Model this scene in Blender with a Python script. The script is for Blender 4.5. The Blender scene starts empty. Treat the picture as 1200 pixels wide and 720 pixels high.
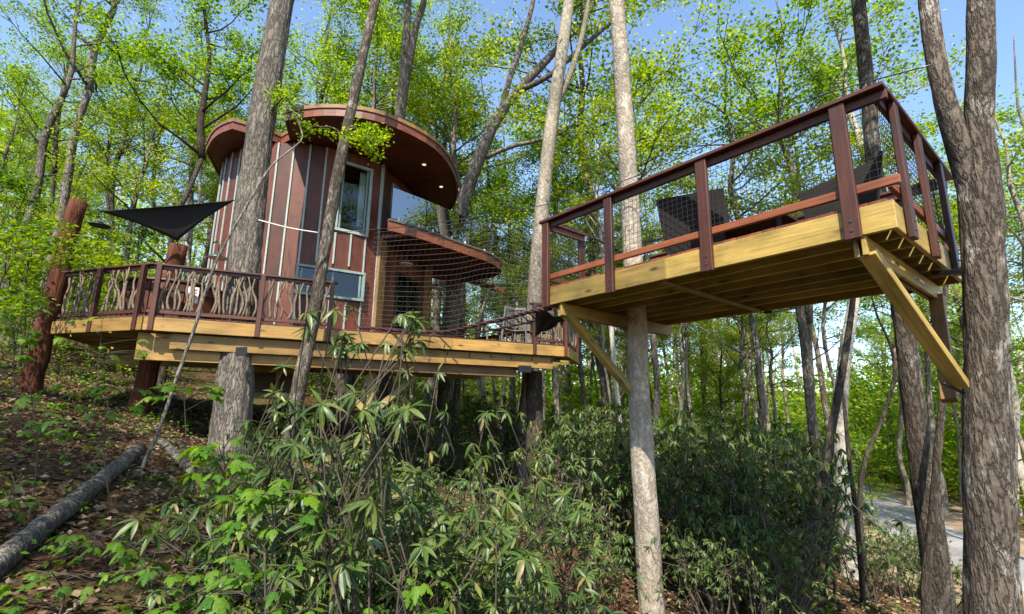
import bpy, bmesh, math, random
import numpy as np
from mathutils import Vector, Matrix, noise as mnoise
R = math.radians
random.seed(7); rng = np.random.default_rng(7)
scene = bpy.context.scene
col = scene.collection

# ------------------------------------------------------------------ camera
PITCH, ROLL, FPX = R(12.1), R(0.8), 595.0
cd = bpy.data.cameras.new('camera'); cam = bpy.data.objects.new('camera', cd); col.objects.link(cam)
cd.sensor_width = 36.0; cd.lens = 36.0*FPX/1200.0; cd.clip_start = 0.05; cd.clip_end = 2000.0
CM = Matrix.Rotation(R(90)+PITCH, 4, 'X') @ Matrix.Rotation(ROLL, 4, 'Z')
cam.matrix_world = CM
scene.camera = cam
# ------------------------------------------------------------------ sky and sun
SUN_AZ, SUN_EL = R(190), R(49)
world = bpy.data.worlds.new('World'); scene.world = world; world.use_nodes = True
wn = world.node_tree.nodes; wl = world.node_tree.links
sky = wn.new('ShaderNodeTexSky'); sky.sky_type = 'NISHITA'; sky.sun_disc = False
sky.sun_elevation = SUN_EL; sky.sun_rotation = SUN_AZ; sky.air_density = 1.0; sky.dust_density = 0.5; sky.ozone_density = 2.6
bg = wn['Background']; bg.inputs[1].default_value = 0.15
wl.new(sky.outputs[0], bg.inputs[0])
sd = bpy.data.lights.new('sun', 'SUN'); sd.energy = 4.1; sd.angle = R(0.5); sd.color = (1.0, 0.92, 0.79)
sun = bpy.data.objects.new('sun', sd); col.objects.link(sun)
sdir = Vector((math.sin(SUN_AZ)*math.cos(SUN_EL), math.cos(SUN_AZ)*math.cos(SUN_EL), math.sin(SUN_EL)))
sun.rotation_euler = sdir.to_track_quat('Z', 'Y').to_euler()
sun.location = sdir*40
vs = scene.view_settings; vs.view_transform = 'Standard'; vs.look = 'None'; vs.exposure = 1.32; vs.gamma = 1.0
vs.use_curve_mapping = False
cy = scene.cycles
cy.max_bounces = 6; cy.diffuse_bounces = 4; cy.glossy_bounces = 2; cy.transmission_bounces = 4; cy.transparent_max_bounces = 8
cy.use_denoising = True; cy.caustics_reflective = False; cy.caustics_refractive = False; cy.sample_clamp_indirect = 6.0

# ------------------------------------------------------------------ measuring helpers
_r = CM.to_3x3()
CR, CU, CF = Vector(_r.col[0]), Vector(_r.col[1]), -Vector(_r.col[2])
def ray(x, y): return CR*((x-600)/FPX) + CU*((360-y)/FPX) + CF
def P(x, y, z): return ray(x, y)*z
def PZ(x, y, Z):
    r = ray(x, y); return r*(Z/r.z)
def PD(x, y, D):
    r = ray(x, y); return r*(D/math.hypot(r.x, r.y))
def proj(p):
    p = Vector(p); z = p.dot(CF); return 600+FPX*p.dot(CR)/z, 360-FPX*p.dot(CU)/z, z
def V(*a): return Vector(a)
def lerp(a, b, t): return a+(b-a)*t

# ------------------------------------------------------------------ object helpers
WM = {}
def link(o, M=None, parent=None):
    col.objects.link(o)
    M = Matrix.Identity(4) if M is None else M
    WM[o.name] = M
    if parent is not None:
        o.parent = parent; o.matrix_basis = WM[parent.name].inverted() @ M
    else:
        o.matrix_basis = M
    return o
def T(v): return Matrix.Translation(Vector(v))
def tag(o, label=None, cat=None, group=None, kind=None):
    if label: o['label'] = label
    if cat: o['category'] = cat
    if group: o['group'] = group
    if kind: o['kind'] = kind
    return o
def thing(name, loc, label, cat, group=None):
    o = bpy.data.objects.new(name, None); o.empty_display_size = .2
    link(o, T(loc)); return tag(o, label, cat, group)
def obj(name, me, M=None, parent=None): return link(bpy.data.objects.new(name, me), M, parent)

class MB:
    def __init__(s): s.v = []; s.f = []; s.sm = []
    def add(s, vs, fs, smooth=False):
        n = len(s.v); s.v += [tuple(p) for p in vs]; s.f += [tuple(i+n for i in f) for f in fs]; s.sm += [smooth]*len(fs)
    def box(s, c, ax, ay, az):
        c = Vector(c); vs = [c+ax*i+ay*j+az*k for i in (-1,1) for j in (-1,1) for k in (-1,1)]
        s.add(vs, [(0,1,3,2),(4,6,7,5),(0,4,5,1),(2,3,7,6),(0,2,6,4),(1,5,7,3)])
    def bar(s, a, b, w, h, up=(0,0,1)):
        a, b = Vector(a), Vector(b); d = b-a; x = d.normalized(); y = Vector(up).cross(x)
        if y.length < 1e-4: y = Vector((1,0,0)).cross(x)
        y.normalize(); z = x.cross(y)
        s.box((a+b)/2, d/2, y*w/2, z*h/2)
    def tube(s, pts, rad, seg=8, noise=0., caps=True, ell=None):
        pts = [Vector(p) for p in pts]; n = len(pts); vs = []; fs = []
        t0 = (pts[1]-pts[0]).normalized(); ref = Vector((1,0,0)) if abs(t0.x) < .9 else Vector((0,1,0))
        ph = random.random()*9
        for i, p in enumerate(pts):
            t = (pts[min(i+1,n-1)]-pts[max(i-1,0)]).normalized()
            y = (ref - t*ref.dot(t)).normalized(); ref = y; z = t.cross(y)
            r = rad[i] if hasattr(rad, '__len__') else rad
            for k in range(seg):
                a = 2*math.pi*k/seg; rr = r
                if noise: rr = r*(1+noise*(math.sin(a*3+ph+i*.23)*.45+math.sin(a*5-ph*2+i*.4)*.3+random.uniform(-.35,.35)))
                vs.append(p+(y*math.cos(a)+z*math.sin(a))*rr)
        for i in range(n-1):
            for k in range(seg):
                k2 = (k+1)%seg; fs.append((i*seg+k, i*seg+k2, (i+1)*seg+k2, (i+1)*seg+k))
        s.add(vs, fs, True)
        if caps:
            m = len(s.v)-len(vs)
            s.f.append(tuple(m+k for k in reversed(range(seg)))); s.f.append(tuple(m+(n-1)*seg+k for k in range(seg))); s.sm += [False, False]
    def prism(s, pts, z0, z1):
        n = len(pts); vs = [(p[0],p[1],z0) for p in pts]+[(p[0],p[1],z1) for p in pts]
        s.add(vs, [tuple(reversed(range(n))), tuple(range(n,2*n))]+[(i,(i+1)%n,n+(i+1)%n,n+i) for i in range(n)])
    def mesh(s, name, mat, origin=(0,0,0)):
        o = Vector(origin); me = bpy.data.meshes.new(name)
        me.from_pydata([(p[0]-o.x,p[1]-o.y,p[2]-o.z) for p in s.v], [], s.f)
        me.polygons.foreach_set('use_smooth', s.sm)
        me.materials.append(mat); me.update(); return me
    def build(s, name, mat, parent=None, origin=None):
        if origin is None:
            origin = WM[parent.name].translation if parent is not None else Vector(s.v[0])
        return obj(name, s.mesh(name, mat, origin), T(origin), parent)
_bc = {}
def bevel_box(L, w, h, mat, bev):
    key = (round(L,2), round(w,3), round(h,3), mat.name)
    if key in _bc: return _bc[key]
    bm = bmesh.new(); bmesh.ops.create_cube(bm, size=1.0)
    bmesh.ops.scale(bm, vec=(L,w,h), verts=bm.verts)
    if bev: bmesh.ops.bevel(bm, geom=bm.edges[:], offset=min(bev, w*.3, h*.3), segments=1, affect='EDGES')
    me = bpy.data.meshes.new('timber'); bm.to_mesh(me); bm.free(); me.materials.append(mat); _bc[key] = me; return me
def frame(x, up=(0,0,1)):
    x = Vector(x).normalized(); y = Vector(up).cross(x)
    if y.length < 1e-4: y = Vector((0,1,0)).cross(x) if abs(x.y) < .9 else Vector((1,0,0)).cross(x)
    y.normalize(); z = x.cross(y); return Matrix((x,y,z)).transposed().to_4x4()
def beam(name, a, b, w, h, mat, parent=None, up=(0,0,1), bev=.006):
    a, b = Vector(a), Vector(b)
    return obj(name, bevel_box((b-a).length, w, h, mat, bev), T((a+b)/2) @ frame(b-a, up), parent)
def resample(pts, n):
    pts = [Vector(p) for p in pts]; out = []
    m = len(pts)
    for i in range(n):
        t = i/(n-1)*(m-1); k = min(int(t), m-2); u = t-k
        p0, p1, p2, p3 = pts[max(k-1,0)], pts[k], pts[k+1], pts[min(k+2,m-1)]
        out.append(.5*((2*p1)+(-p0+p2)*u+(2*p0-5*p1+4*p2-p3)*u*u+(-p0+3*p1-3*p2+p3)*u**3))
    return out
def rlerp(rad, n):
    m = len(rad); return [rad[min(int(i/(n-1)*(m-1)),m-2)]*(1-(i/(n-1)*(m-1)-min(int(i/(n-1)*(m-1)),m-2)))+rad[min(int(i/(n-1)*(m-1)),m-2)+1]*(i/(n-1)*(m-1)-min(int(i/(n-1)*(m-1)),m-2)) for i in range(n)]

# ------------------------------------------------------------------ materials
def newmat(name):
    m = bpy.data.materials.new(name); m.use_nodes = True; nt = m.node_tree
    return m, nt, nt.nodes, nt.links, nt.nodes['Principled BSDF']
def N(ns, typ, **kw):
    n = ns.new(typ)
    for k, v in kw.items(): setattr(n, k, v)
    return n
def ramp(ns, stops, interp='LINEAR'):
    r = ns.new('ShaderNodeValToRGB'); r.color_ramp.interpolation = interp; e = r.color_ramp.elements
    while len(e) < len(stops): e.new(.5)
    for q, (p, c) in zip(e, stops): q.position = p; q.color = (*c, 1) if len(c) == 3 else c
    return r
def noise(ns, ls, vec, scale, detail=5, rough=.6, dist=0.):
    n = ns.new('ShaderNodeTexNoise'); n.inputs['Scale'].default_value = scale; n.inputs['Detail'].default_value = detail
    n.inputs['Roughness'].default_value = rough; n.inputs['Distortion'].default_value = dist
    if vec is not None: ls.new(vec, n.inputs['Vector'])
    return n
def mapping(ns, ls, scale, coord='Object', off_rand=False):
    tc = ns.new('ShaderNodeTexCoord'); mp = ns.new('ShaderNodeMapping'); mp.inputs['Scale'].default_value = scale
    ls.new(tc.outputs[coord], mp.inputs['Vector'])
    if off_rand:
        oi = ns.new('ShaderNodeObjectInfo'); mul = N(ns, 'ShaderNodeMath', operation='MULTIPLY'); mul.inputs[1].default_value = 37.0
        ls.new(oi.outputs['Random'], mul.inputs[0]); ls.new(mul.outputs[0], mp.inputs['Location'])
    return mp.outputs[0]
def bump(ns, ls, b, h, strength=.5, dist=.02):
    bp = ns.new('ShaderNodeBump'); bp.inputs['Strength'].default_value = strength; bp.inputs['Distance'].default_value = dist
    ls.new(h, bp.inputs['Height']); ls.new(bp.outputs[0], b.inputs['Normal'])
def mixc(ns, ls, fac, a, b, mode='MIX'):
    m = ns.new('ShaderNodeMix'); m.data_type = 'RGBA'; m.blend_type = mode
    for i, x in ((0, fac), (6, a), (7, b)):
        if hasattr(x, 'is_output') or hasattr(x, 'links'): ls.new(x, m.inputs[i])
        else: m.inputs[i].default_value = (*x, 1) if (i and len(x) == 3) else x
    return m.outputs[2]
def wood(name, dark, mid, light, rough=.6, grain=1.0, knots=True, var=.35):
    m, nt, ns, ls, b = newmat(name)
    v = mapping(ns, ls, (1.3, 32, 32), off_rand=True)
    n1 = noise(ns, ls, v, grain, 8, .62, .6)
    r = ramp(ns, [(.28, dark), (.5, mid), (.75, light)]); ls.new(n1.outputs[0], r.inputs[0])
    c = r.outputs[0]
    v2 = mapping(ns, ls, (1.2, 2.5, 2.5), off_rand=True); n2 = noise(ns, ls, v2, 1.3, 4, .6)
    r2 = ramp(ns, [(.28, (.48,.50,.46)), (.5, (.92,.92,.88)), (.72, (1.2,1.16,1.1))]); ls.new(n2.outputs[0], r2.inputs[0])
    c = mixc(ns, ls, 1.0, c, r2.outputs[0], 'MULTIPLY')
    if knots:
        v3 = mapping(ns, ls, (2.2, 6.5, 6.5), off_rand=True); vo = ns.new('ShaderNodeTexVoronoi'); vo.inputs['Scale'].default_value = .9
        ls.new(v3, vo.inputs['Vector']); r3 = ramp(ns, [(.06, (1,1,1)), (.10, (.6,.6,.6)), (.19, (0,0,0))]); ls.new(vo.outputs['Distance'], r3.inputs[0])
        c = mixc(ns, ls, r3.outputs[0], c, tuple(x*.28 for x in dark))
    oi = ns.new('ShaderNodeObjectInfo'); r4 = ramp(ns, [(0, (1-var,1-var,1-var)), (1, (1+var*.6,1+var*.55,1+var*.5))]); ls.new(oi.outputs['Random'], r4.inputs[0])
    c = mixc(ns, ls, 1.0, c, r4.outputs[0], 'MULTIPLY')
    ls.new(c, b.inputs['Base Color']); b.inputs['Roughness'].default_value = rough
    bump(ns, ls, b, n1.outputs[0], .35, .006); return m
def stained_top(name, top, under):
    m = top.copy(); m.name = name; ns, ls = m.node_tree.nodes, m.node_tree.links; b = ns['Principled BSDF']; src = b.inputs['Base Color'].links[0].from_socket
    tc = ns.new('ShaderNodeTexCoord'); sp = ns.new('ShaderNodeSeparateXYZ'); ls.new(tc.outputs['Normal'], sp.inputs[0]); lt = N(ns, 'ShaderNodeMath', operation='LESS_THAN'); lt.inputs[1].default_value = -.6; ls.new(sp.outputs[2], lt.inputs[0])
    ls.new(mixc(ns, ls, lt.outputs[0], src, under), b.inputs['Base Color']); return m
def bark(name, dark, light, lichen, lichen_amt=.5, zs=3.2, scale=13, strength=1.0):
    m, nt, ns, ls, b = newmat(name)
    v = mapping(ns, ls, (scale, scale, zs), off_rand=True)
    n1 = noise(ns, ls, v, 1.0, 4, .62, .12)
    sb = N(ns, 'ShaderNodeMath', operation='SUBTRACT'); sb.inputs[1].default_value = .5; ls.new(n1.outputs[0], sb.inputs[0])
    ab = N(ns, 'ShaderNodeMath', operation='ABSOLUTE'); ls.new(sb.outputs[0], ab.inputs[0])
    rk = ramp(ns, [(0, (0,0,0)), (.05, (.55,.55,.55)), (.16, (1,1,1))]); ls.new(ab.outputs[0], rk.inputs[0])      # dark fissures between plates
    vf = mapping(ns, ls, (scale*3, scale*3, zs*4), off_rand=True); nf = noise(ns, ls, vf, 1.0, 4, .7)
    r = ramp(ns, [(.3, tuple(.55*x+.45*y for x, y in zip(dark, light))), (.7, light)]); ls.new(nf.outputs[0], r.inputs[0])
    mk = N(ns, 'ShaderNodeMath', operation='MULTIPLY_ADD'); mk.inputs[1].default_value = strength*.9; mk.inputs[2].default_value = 1-strength*.9; mk.use_clamp = True; ls.new(rk.outputs[0], mk.inputs[0])
    c = mixc(ns, ls, mk.outputs[0], dark, r.outputs[0])
    v2 = mapping(ns, ls, (1, 1, .6), off_rand=True); n2 = noise(ns, ls, v2, 4.5, 5, .72)
    rl = ramp(ns, [(.66-.16*lichen_amt, (0,0,0)), (.74-.16*lichen_amt, (1,1,1))]); ls.new(n2.outputs[0], rl.inputs[0])
    ml = N(ns, 'ShaderNodeMath', operation='MULTIPLY'); ls.new(rl.outputs[0], ml.inputs[0]); ls.new(mk.outputs[0], ml.inputs[1])
    ml2 = N(ns, 'ShaderNodeMath', operation='MULTIPLY'); ml2.inputs[1].default_value = .7; ls.new(ml.outputs[0], ml2.inputs[0])
    c = mixc(ns, ls, ml2.outputs[0], c, lichen)
    n3 = noise(ns, ls, v2, 1.1, 2, .6); r3 = ramp(ns, [(.3, (.65,.65,.63)), (.7, (1.2,1.18,1.12))]); ls.new(n3.outputs[0], r3.inputs[0])
    c = mixc(ns, ls, 1.0, c, r3.outputs[0], 'MULTIPLY')
    oi = ns.new('ShaderNodeObjectInfo'); r4 = ramp(ns, [(0, (.72,.7,.68)), (1, (1.25,1.22,1.2))]); ls.new(oi.outputs['Random'], r4.inputs[0])
    c = mixc(ns, ls, 1.0, c, r4.outputs[0], 'MULTIPLY')
    ls.new(c, b.inputs['Base Color']); b.inputs['Roughness'].default_value = .92; b.inputs['Specular IOR Level'].default_value = .2
    mm = N(ns, 'ShaderNodeMath', operation='MULTIPLY_ADD'); mm.inputs[1].default_value = .35; ls.new(nf.outputs[0], mm.inputs[0]); ls.new(mk.outputs[0], mm.inputs[2])
    bump(ns, ls, b, mm.outputs[0], .9, .025); return m
def leafmat(name, stops, transl=.35, rough=.5, spec=.25, obj_var=True, rib=False):
    m, nt, ns, ls, b = newmat(name)
    g = ns.new('ShaderNodeNewGeometry'); r = ramp(ns, stops); oi = ns.new('ShaderNodeObjectInfo')
    ad = N(ns, 'ShaderNodeMath', operation='ADD'); ls.new(g.outputs['Random Per Island'], ad.inputs[0]); ls.new(oi.outputs['Random'], ad.inputs[1])
    fr_ = N(ns, 'ShaderNodeMath', operation='FRACT'); ls.new(ad.outputs[0], fr_.inputs[0]); ls.new(fr_.outputs[0], r.inputs[0]); c = r.outputs[0]
    if rib:                                                        # pale midrib and blotches on leaves that are objects of their own
        tc = ns.new('ShaderNodeTexCoord'); sp = ns.new('ShaderNodeSeparateXYZ'); ls.new(tc.outputs['Object'], sp.inputs[0]); ay = N(ns, 'ShaderNodeMath', operation='ABSOLUTE'); ls.new(sp.outputs[1], ay.inputs[0])
        rr = ramp(ns, [(.006, (.55,.55,.55)), (.016, (0,0,0))]); ls.new(ay.outputs[0], rr.inputs[0]); c = mixc(ns, ls, rr.outputs[0], c, (.22,.26,.08))
        nb_ = noise(ns, ls, tc.outputs['Object'], 7, 3, .6); rb = ramp(ns, [(.35, (.7,.72,.66)), (.7, (1.18,1.12,1.0))]); ls.new(nb_.outputs[0], rb.inputs[0]); c = mixc(ns, ls, 1.0, c, rb.outputs[0], 'MULTIPLY')
    if obj_var:
        r4 = ramp(ns, [(0, (.72,.85,.8)), (.5, (1,1,1)), (1, (1.3,1.12,.85))]); ls.new(oi.outputs['Random'], r4.inputs[0])
        c = mixc(ns, ls, 1.0, c, r4.outputs[0], 'MULTIPLY')
    ls.new(c, b.inputs['Base Color']); b.inputs['Roughness'].default_value = rough; b.inputs['Specular IOR Level'].default_value = spec
    t = ns.new('ShaderNodeBsdfTranslucent'); hs = ns.new('ShaderNodeHueSaturation'); hs.inputs['Value'].default_value = 1.75; hs.inputs['Saturation'].default_value = 1.1
    hs.inputs['Hue'].default_value = .485
    ls.new(c, hs.inputs['Color']); ls.new(hs.outputs[0], t.inputs['Color'])
    mx = ns.new('ShaderNodeMixShader'); mx.inputs[0].default_value = transl
    ls.new(b.outputs[0], mx.inputs[1]); ls.new(t.outputs[0], mx.inputs[2]); ls.new(mx.outputs[0], ns['Material Output'].inputs[0]); return m
def plain(name, c, rough=.5, metal=0., var=.15, nscale=6):
    m, nt, ns, ls, b = newmat(name)
    v = mapping(ns, ls, (1,1,1), off_rand=True); n = noise(ns, ls, v, nscale, 6, .65)
    r = ramp(ns, [(.3, tuple(x*(1-var) for x in c)), (.7, tuple(min(1, x*(1+var)) for x in c))]); ls.new(n.outputs[0], r.inputs[0])
    ls.new(r.outputs[0], b.inputs['Base Color']); b.inputs['Roughness'].default_value = rough; b.inputs['Metallic'].default_value = metal
    bump(ns, ls, b, n.outputs[0], .15, .005); return m

M = {}
M['pine'] = wood('new_pine', (.225,.135,.028), (.33,.225,.052), (.41,.295,.085), .6)
M['pine_warm'] = wood('warm_pine', (.22,.115,.026), (.33,.19,.046), (.42,.265,.08), .6)
M['pine_dark'] = wood('pressure_treated', (.24,.18,.05), (.36,.28,.09), (.46,.37,.14), .7)
M['stain'] = wood('red_brown_stain', (.040,.0105,.004), (.075,.0195,.0075), (.115,.033,.0135), .5, knots=False, var=.25)
M['orange'] = wood('orange_stain', (.13,.036,.014), (.20,.056,.02), (.27,.085,.03), .55, knots=False)
M['cladding'] = wood('red_cladding', (.060,.0125,.0048), (.112,.0245,.0085), (.155,.039,.0145), .6, knots=True, var=.45)
M['batten'] = plain('pale_batten', (.29,.34,.31), .6, var=.2, nscale=9)
M['teal'] = plain('teal_trim', (.17,.24,.22), .5, var=.2)
M['cedar'] = wood('cedar_soffit', (.11,.03,.014), (.17,.05,.022), (.23,.075,.035), .5)
M['deck_board'] = stained_top('deck_board', M['orange'], (.30,.24,.08)); M['deck_red'] = stained_top('deck_red', M['stain'], (.26,.19,.07))
M['timber'] = wood('rough_timber', (.14,.07,.022), (.22,.12,.04), (.30,.175,.065), .65)
M['stick'] = plain('laurel_stick', (.155,.112,.075), .8, var=.45, nscale=14)
M['black'] = plain('black_metal', (.012,.012,.013), .45, .3)
M['roofing'] = plain('roof_membrane', (.10,.09,.08), .8)
M['rope'] = plain('maroon_rope', (.045,.010,.014), .85, var=.5, nscale=60)
M['steel'] = plain('steel_cable', (.10,.10,.10), .4, .8)
M['white_rope'] = plain('white_rope', (.6,.58,.52), .8)
M['netting'] = plain('black_netting', (.012,.011,.012), .8)
M['net_grey'] = plain('weathered_netting', (.10,.09,.085), .8)
M['sail'] = plain('black_sail', (.006,.006,.007), .75, var=.2)
M['enamel'] = plain('white_enamel', (.75,.75,.72), .35)
M['green_enamel'] = plain('green_enamel', (.03,.05,.04), .35)
M['wicker'] = wood('dark_wicker', (.006,.005,.005), (.012,.010,.009), (.022,.018,.016), .95, grain=6, knots=False)
M['cushion'] = plain('pale_cushion', (.22,.21,.2), .9)
M['pewter'] = plain('weathered_chair', (.13,.13,.125), .6)
M['curtain'] = plain('white_curtain', (.75,.73,.68), .9)
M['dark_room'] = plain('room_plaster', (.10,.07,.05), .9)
M['label_white'] = plain('white_label', (.75,.75,.75), .6, var=.02)
M['label_red'] = plain('red_print', (.5,.05,.04), .6); M['label_blue'] = plain('blue_print', (.05,.1,.4), .6)
M['log'] = bark('peeled_log', (.045,.016,.009), (.15,.055,.029), (.21,.10,.06), .3, zs=1.1, scale=9, strength=.9)
M['bark_oak'] = bark('grey_oak_bark', (.06,.052,.045), (.29,.265,.235), (.38,.38,.34), .45)
M['bark_pale'] = bark('pale_bark', (.13,.11,.09), (.40,.36,.30), (.50,.48,.43), .7, zs=5, scale=9, strength=.55)
M['bark_white'] = bark('white_bark', (.22,.2,.17), (.52,.49,.43), (.62,.6,.55), .7, zs=5, scale=8, strength=.5)
M['bark_dark'] = bark('dark_bark', (.035,.028,.022), (.12,.10,.08), (.25,.26,.22), .3)
M['bark_mottled'] = bark('mottled_bark', (.045,.036,.03), (.19,.16,.13), (.42,.41,.38), .75)
M['twig'] = plain('twig_bark', (.062,.048,.030), .9, var=.3)
M['crown'] = leafmat('spring_leaves', [(0, (.065,.15,.014)), (.4, (.13,.235,.018)), (.75, (.225,.315,.028)), (1, (.33,.39,.06))], .52)
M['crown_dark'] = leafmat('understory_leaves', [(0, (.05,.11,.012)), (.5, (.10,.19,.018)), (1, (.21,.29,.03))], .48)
M['maple'] = leafmat('maple_leaves', [(0, (.05,.14,.018)), (.5, (.10,.22,.024)), (1, (.20,.30,.035))], .45, .5, rib=True)
M['rhodo'] = leafmat('rhododendron_leaves', [(0, (.026,.055,.013)), (.5, (.05,.092,.018)), (.85, (.09,.132,.026)), (.96, (.14,.155,.038)), (1, (.19,.13,.05))], .2, .45, .4)
M['rhodo_leaf'] = leafmat('rhododendron_leaf', [(0, (.022,.050,.013)), (.45, (.042,.085,.018)), (.85, (.08,.125,.025)), (.96, (.13,.15,.035)), (1, (.18,.13,.05))], .2, .42, .4, rib=True)
M['litter'] = leafmat('dead_leaves', [(0, (.055,.032,.018)), (.4, (.12,.075,.045)), (.8, (.21,.145,.09)), (1, (.34,.26,.18))], .1, .8, .1, obj_var=False)

M['withered'] = leafmat('withered_leaves', [(0, (.04,.020,.012)), (.6, (.10,.050,.030)), (1, (.18,.11,.065))], .15, .8, .1, obj_var=False)
def glass_mat(name, ior, tint=(.80,.86,.84,1)):
    m, nt, ns, ls, b = newmat(name); tr = ns.new('ShaderNodeBsdfTransparent'); gl = ns.new('ShaderNodeBsdfGlossy'); gl.inputs['Roughness'].default_value = .01
    tr.inputs[0].default_value = tint; lw = ns.new('ShaderNodeFresnel'); lw.inputs[0].default_value = ior
    mx = ns.new('ShaderNodeMixShader'); ls.new(lw.outputs[0], mx.inputs[0]); ls.new(tr.outputs[0], mx.inputs[1]); ls.new(gl.outputs[0], mx.inputs[2])
    ls.new(mx.outputs[0], ns['Material Output'].inputs[0]); return m
M['glass'] = glass_mat('window_glass', 1.5); M['balustrade'] = glass_mat('balustrade_glass', 4.2, (.62,.78,.92,1))  # blue tint of the balustrade stands in for reflected sky
def lit(name, c, e):
    m, nt, ns, ls, b = newmat(name); b.inputs['Base Color'].default_value = (*c,1); b.inputs['Emission Color'].default_value = (*c,1); b.inputs['Emission Strength'].default_value = e; return m
M['downlight'] = lit('downlight_lens', (1.0,.85,.6), .5)
def ground_mat():
    m, nt, ns, ls, b = newmat('forest_floor')
    v = mapping(ns, ls, (1,1,1)); n1 = noise(ns, ls, v, 9, 9, .7, .4); n2 = noise(ns, ls, v, .45, 5, .6)
    vo = ns.new('ShaderNodeTexVoronoi'); vo.inputs['Scale'].default_value = 13; ls.new(v, vo.inputs['Vector'])
    r = ramp(ns, [(.3, (.030,.018,.010)), (.5, (.085,.05,.027)), (.7, (.17,.105,.058))]); ls.new(n1.outputs[0], r.inputs[0])
    sep = ns.new('ShaderNodeSeparateColor'); ls.new(vo.outputs['Color'], sep.inputs[0])
    rv = ramp(ns, [(0, (.5,.45,.4)), (1, (1.5,1.4,1.3))]); ls.new(sep.outputs[0], rv.inputs[0])
    c = mixc(ns, ls, .8, r.outputs[0], rv.outputs[0], 'MULTIPLY')
    r2 = ramp(ns, [(.45, (0,0,0)), (.65, (.6,.6,.6))]); ls.new(n2.outputs[0], r2.inputs[0])
    c = mixc(ns, ls, r2.outputs[0], c, (.05,.075,.02))
    ls.new(c, b.inputs['Base Color']); b.inputs['Roughness'].default_value = .95; b.inputs['Specular IOR Level'].default_value = .1
    bump(ns, ls, b, n1.outputs[0], .8, .06); return m
M['ground'] = ground_mat()
def gritty(name, a, c2, sc=4):
    m, nt, ns, ls, b = newmat(name); v = mapping(ns, ls, (1,1,1)); n1 = noise(ns, ls, v, sc, 9, .75); n2 = noise(ns, ls, v, .35, 4, .6)
    r = ramp(ns, [(.3, a), (.7, c2)]); ls.new(n1.outputs[0], r.inputs[0]); r2 = ramp(ns, [(.35, (.65,.62,.58)), (.65, (1.15,1.12,1.1))]); ls.new(n2.outputs[0], r2.inputs[0])
    ls.new(mixc(ns, ls, 1.0, r.outputs[0], r2.outputs[0], 'MULTIPLY'), b.inputs['Base Color']); b.inputs['Roughness'].default_value = .95
    bump(ns, ls, b, n1.outputs[0], .5, .03); return m
M['road'] = gritty('gravel_road', (.20,.20,.205), (.33,.33,.335), 7)
M['verge'] = gritty('sandy_verge', (.20,.14,.085), (.34,.255,.165), 3)

# ================================================================== SETTING
def sstep(a, b, x):
    t = np.clip((x-a)/(b-a), 0, 1); return t*t*(3-2*t)
ROAD = resample([(40,70,0),(26,44,0),(20.5,31,0),(16.8,22.5,0),(15.0,15.5,0),(15.6,8,0),(18,-2,0),(24,-16,0)], 60)
_rx = np.array([p.x for p in ROAD]); _ry = np.array([p.y for p in ROAD])
def gz(x, y):
    x = np.asarray(x, float); y = np.asarray(y, float)
    left = -2.45-.285*x - .035*np.maximum(-x-9, 0)*1.0
    right = -2.45-.15*x
    z = np.where(x < 0, left, right)
    z = np.maximum(z, -4.6)
    z = np.minimum(z, 14+.02*-x)
    z = z + .045*np.clip(y-16, 0, 60)*sstep(6, -6, x)*1.2
    z = z + .10*np.clip(y-46, 0, 80)*sstep(30, 0, x) + .13*np.clip(y-44, 0, 60)*sstep(5, 25, x) + .05*np.clip(y-60, 0, 90)
    d2 = np.full(x.shape, 1e9)
    for a, b in zip(_rx[::2], _ry[::2]): d2 = np.minimum(d2, (x-a)**2+(y-b)**2)
    w = sstep(6.5, 3.2, np.sqrt(d2)); z = z*(1-w)+(-4.35)*w
    z = z + (.10*np.sin(x*.9+1)*np.cos(y*.7)+.05*np.sin(x*2.3+y*1.7))*(1-w)
    z = z - .75*np.exp(-((x-1)**2/14+(y-3)**2/10))
    return z
def gzf(x, y): return float(gz(np.array([x]), np.array([y]))[0])
def make_ground():
    u = np.linspace(-1, 1, 190); gx = np.sinh(u*3.4)/math.sinh(3.4)*220; gy = np.sinh(u*3.4)/math.sinh(3.4)*220+8
    X, Y = np.meshgrid(gx, gy); Z = gz(X.ravel(), Y.ravel()); n = len(gx)
    co = np.stack([X.ravel(), Y.ravel(), Z], 1)
    i = np.arange(n*n).reshape(n, n); f = np.stack([i[:-1,:-1].ravel(), i[:-1,1:].ravel(), i[1:,1:].ravel(), i[1:,:-1].ravel()], 1)
    o = obj('ground', arr_mesh('ground', co, f, M['ground'], True)); tag(o, kind='structure')
def arr_mesh(name, co, faces, mat, smooth=False):
    me = bpy.data.meshes.new(name); nf, k = faces.shape
    me.vertices.add(len(co)); me.vertices.foreach_set('co', np.ascontiguousarray(co, np.float32).ravel())
    me.loops.add(nf*k); me.loops.foreach_set('vertex_index', np.ascontiguousarray(faces, np.int32).ravel())
    me.polygons.add(nf); me.polygons.foreach_set('loop_start', np.arange(0, nf*k, k, dtype=np.int32))
    if smooth: me.polygons.foreach_set('use_smooth', np.ones(nf, bool))
    me.materials.append(mat); me.update(calc_edges=True); me.validate(); return me
make_ground()
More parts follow.
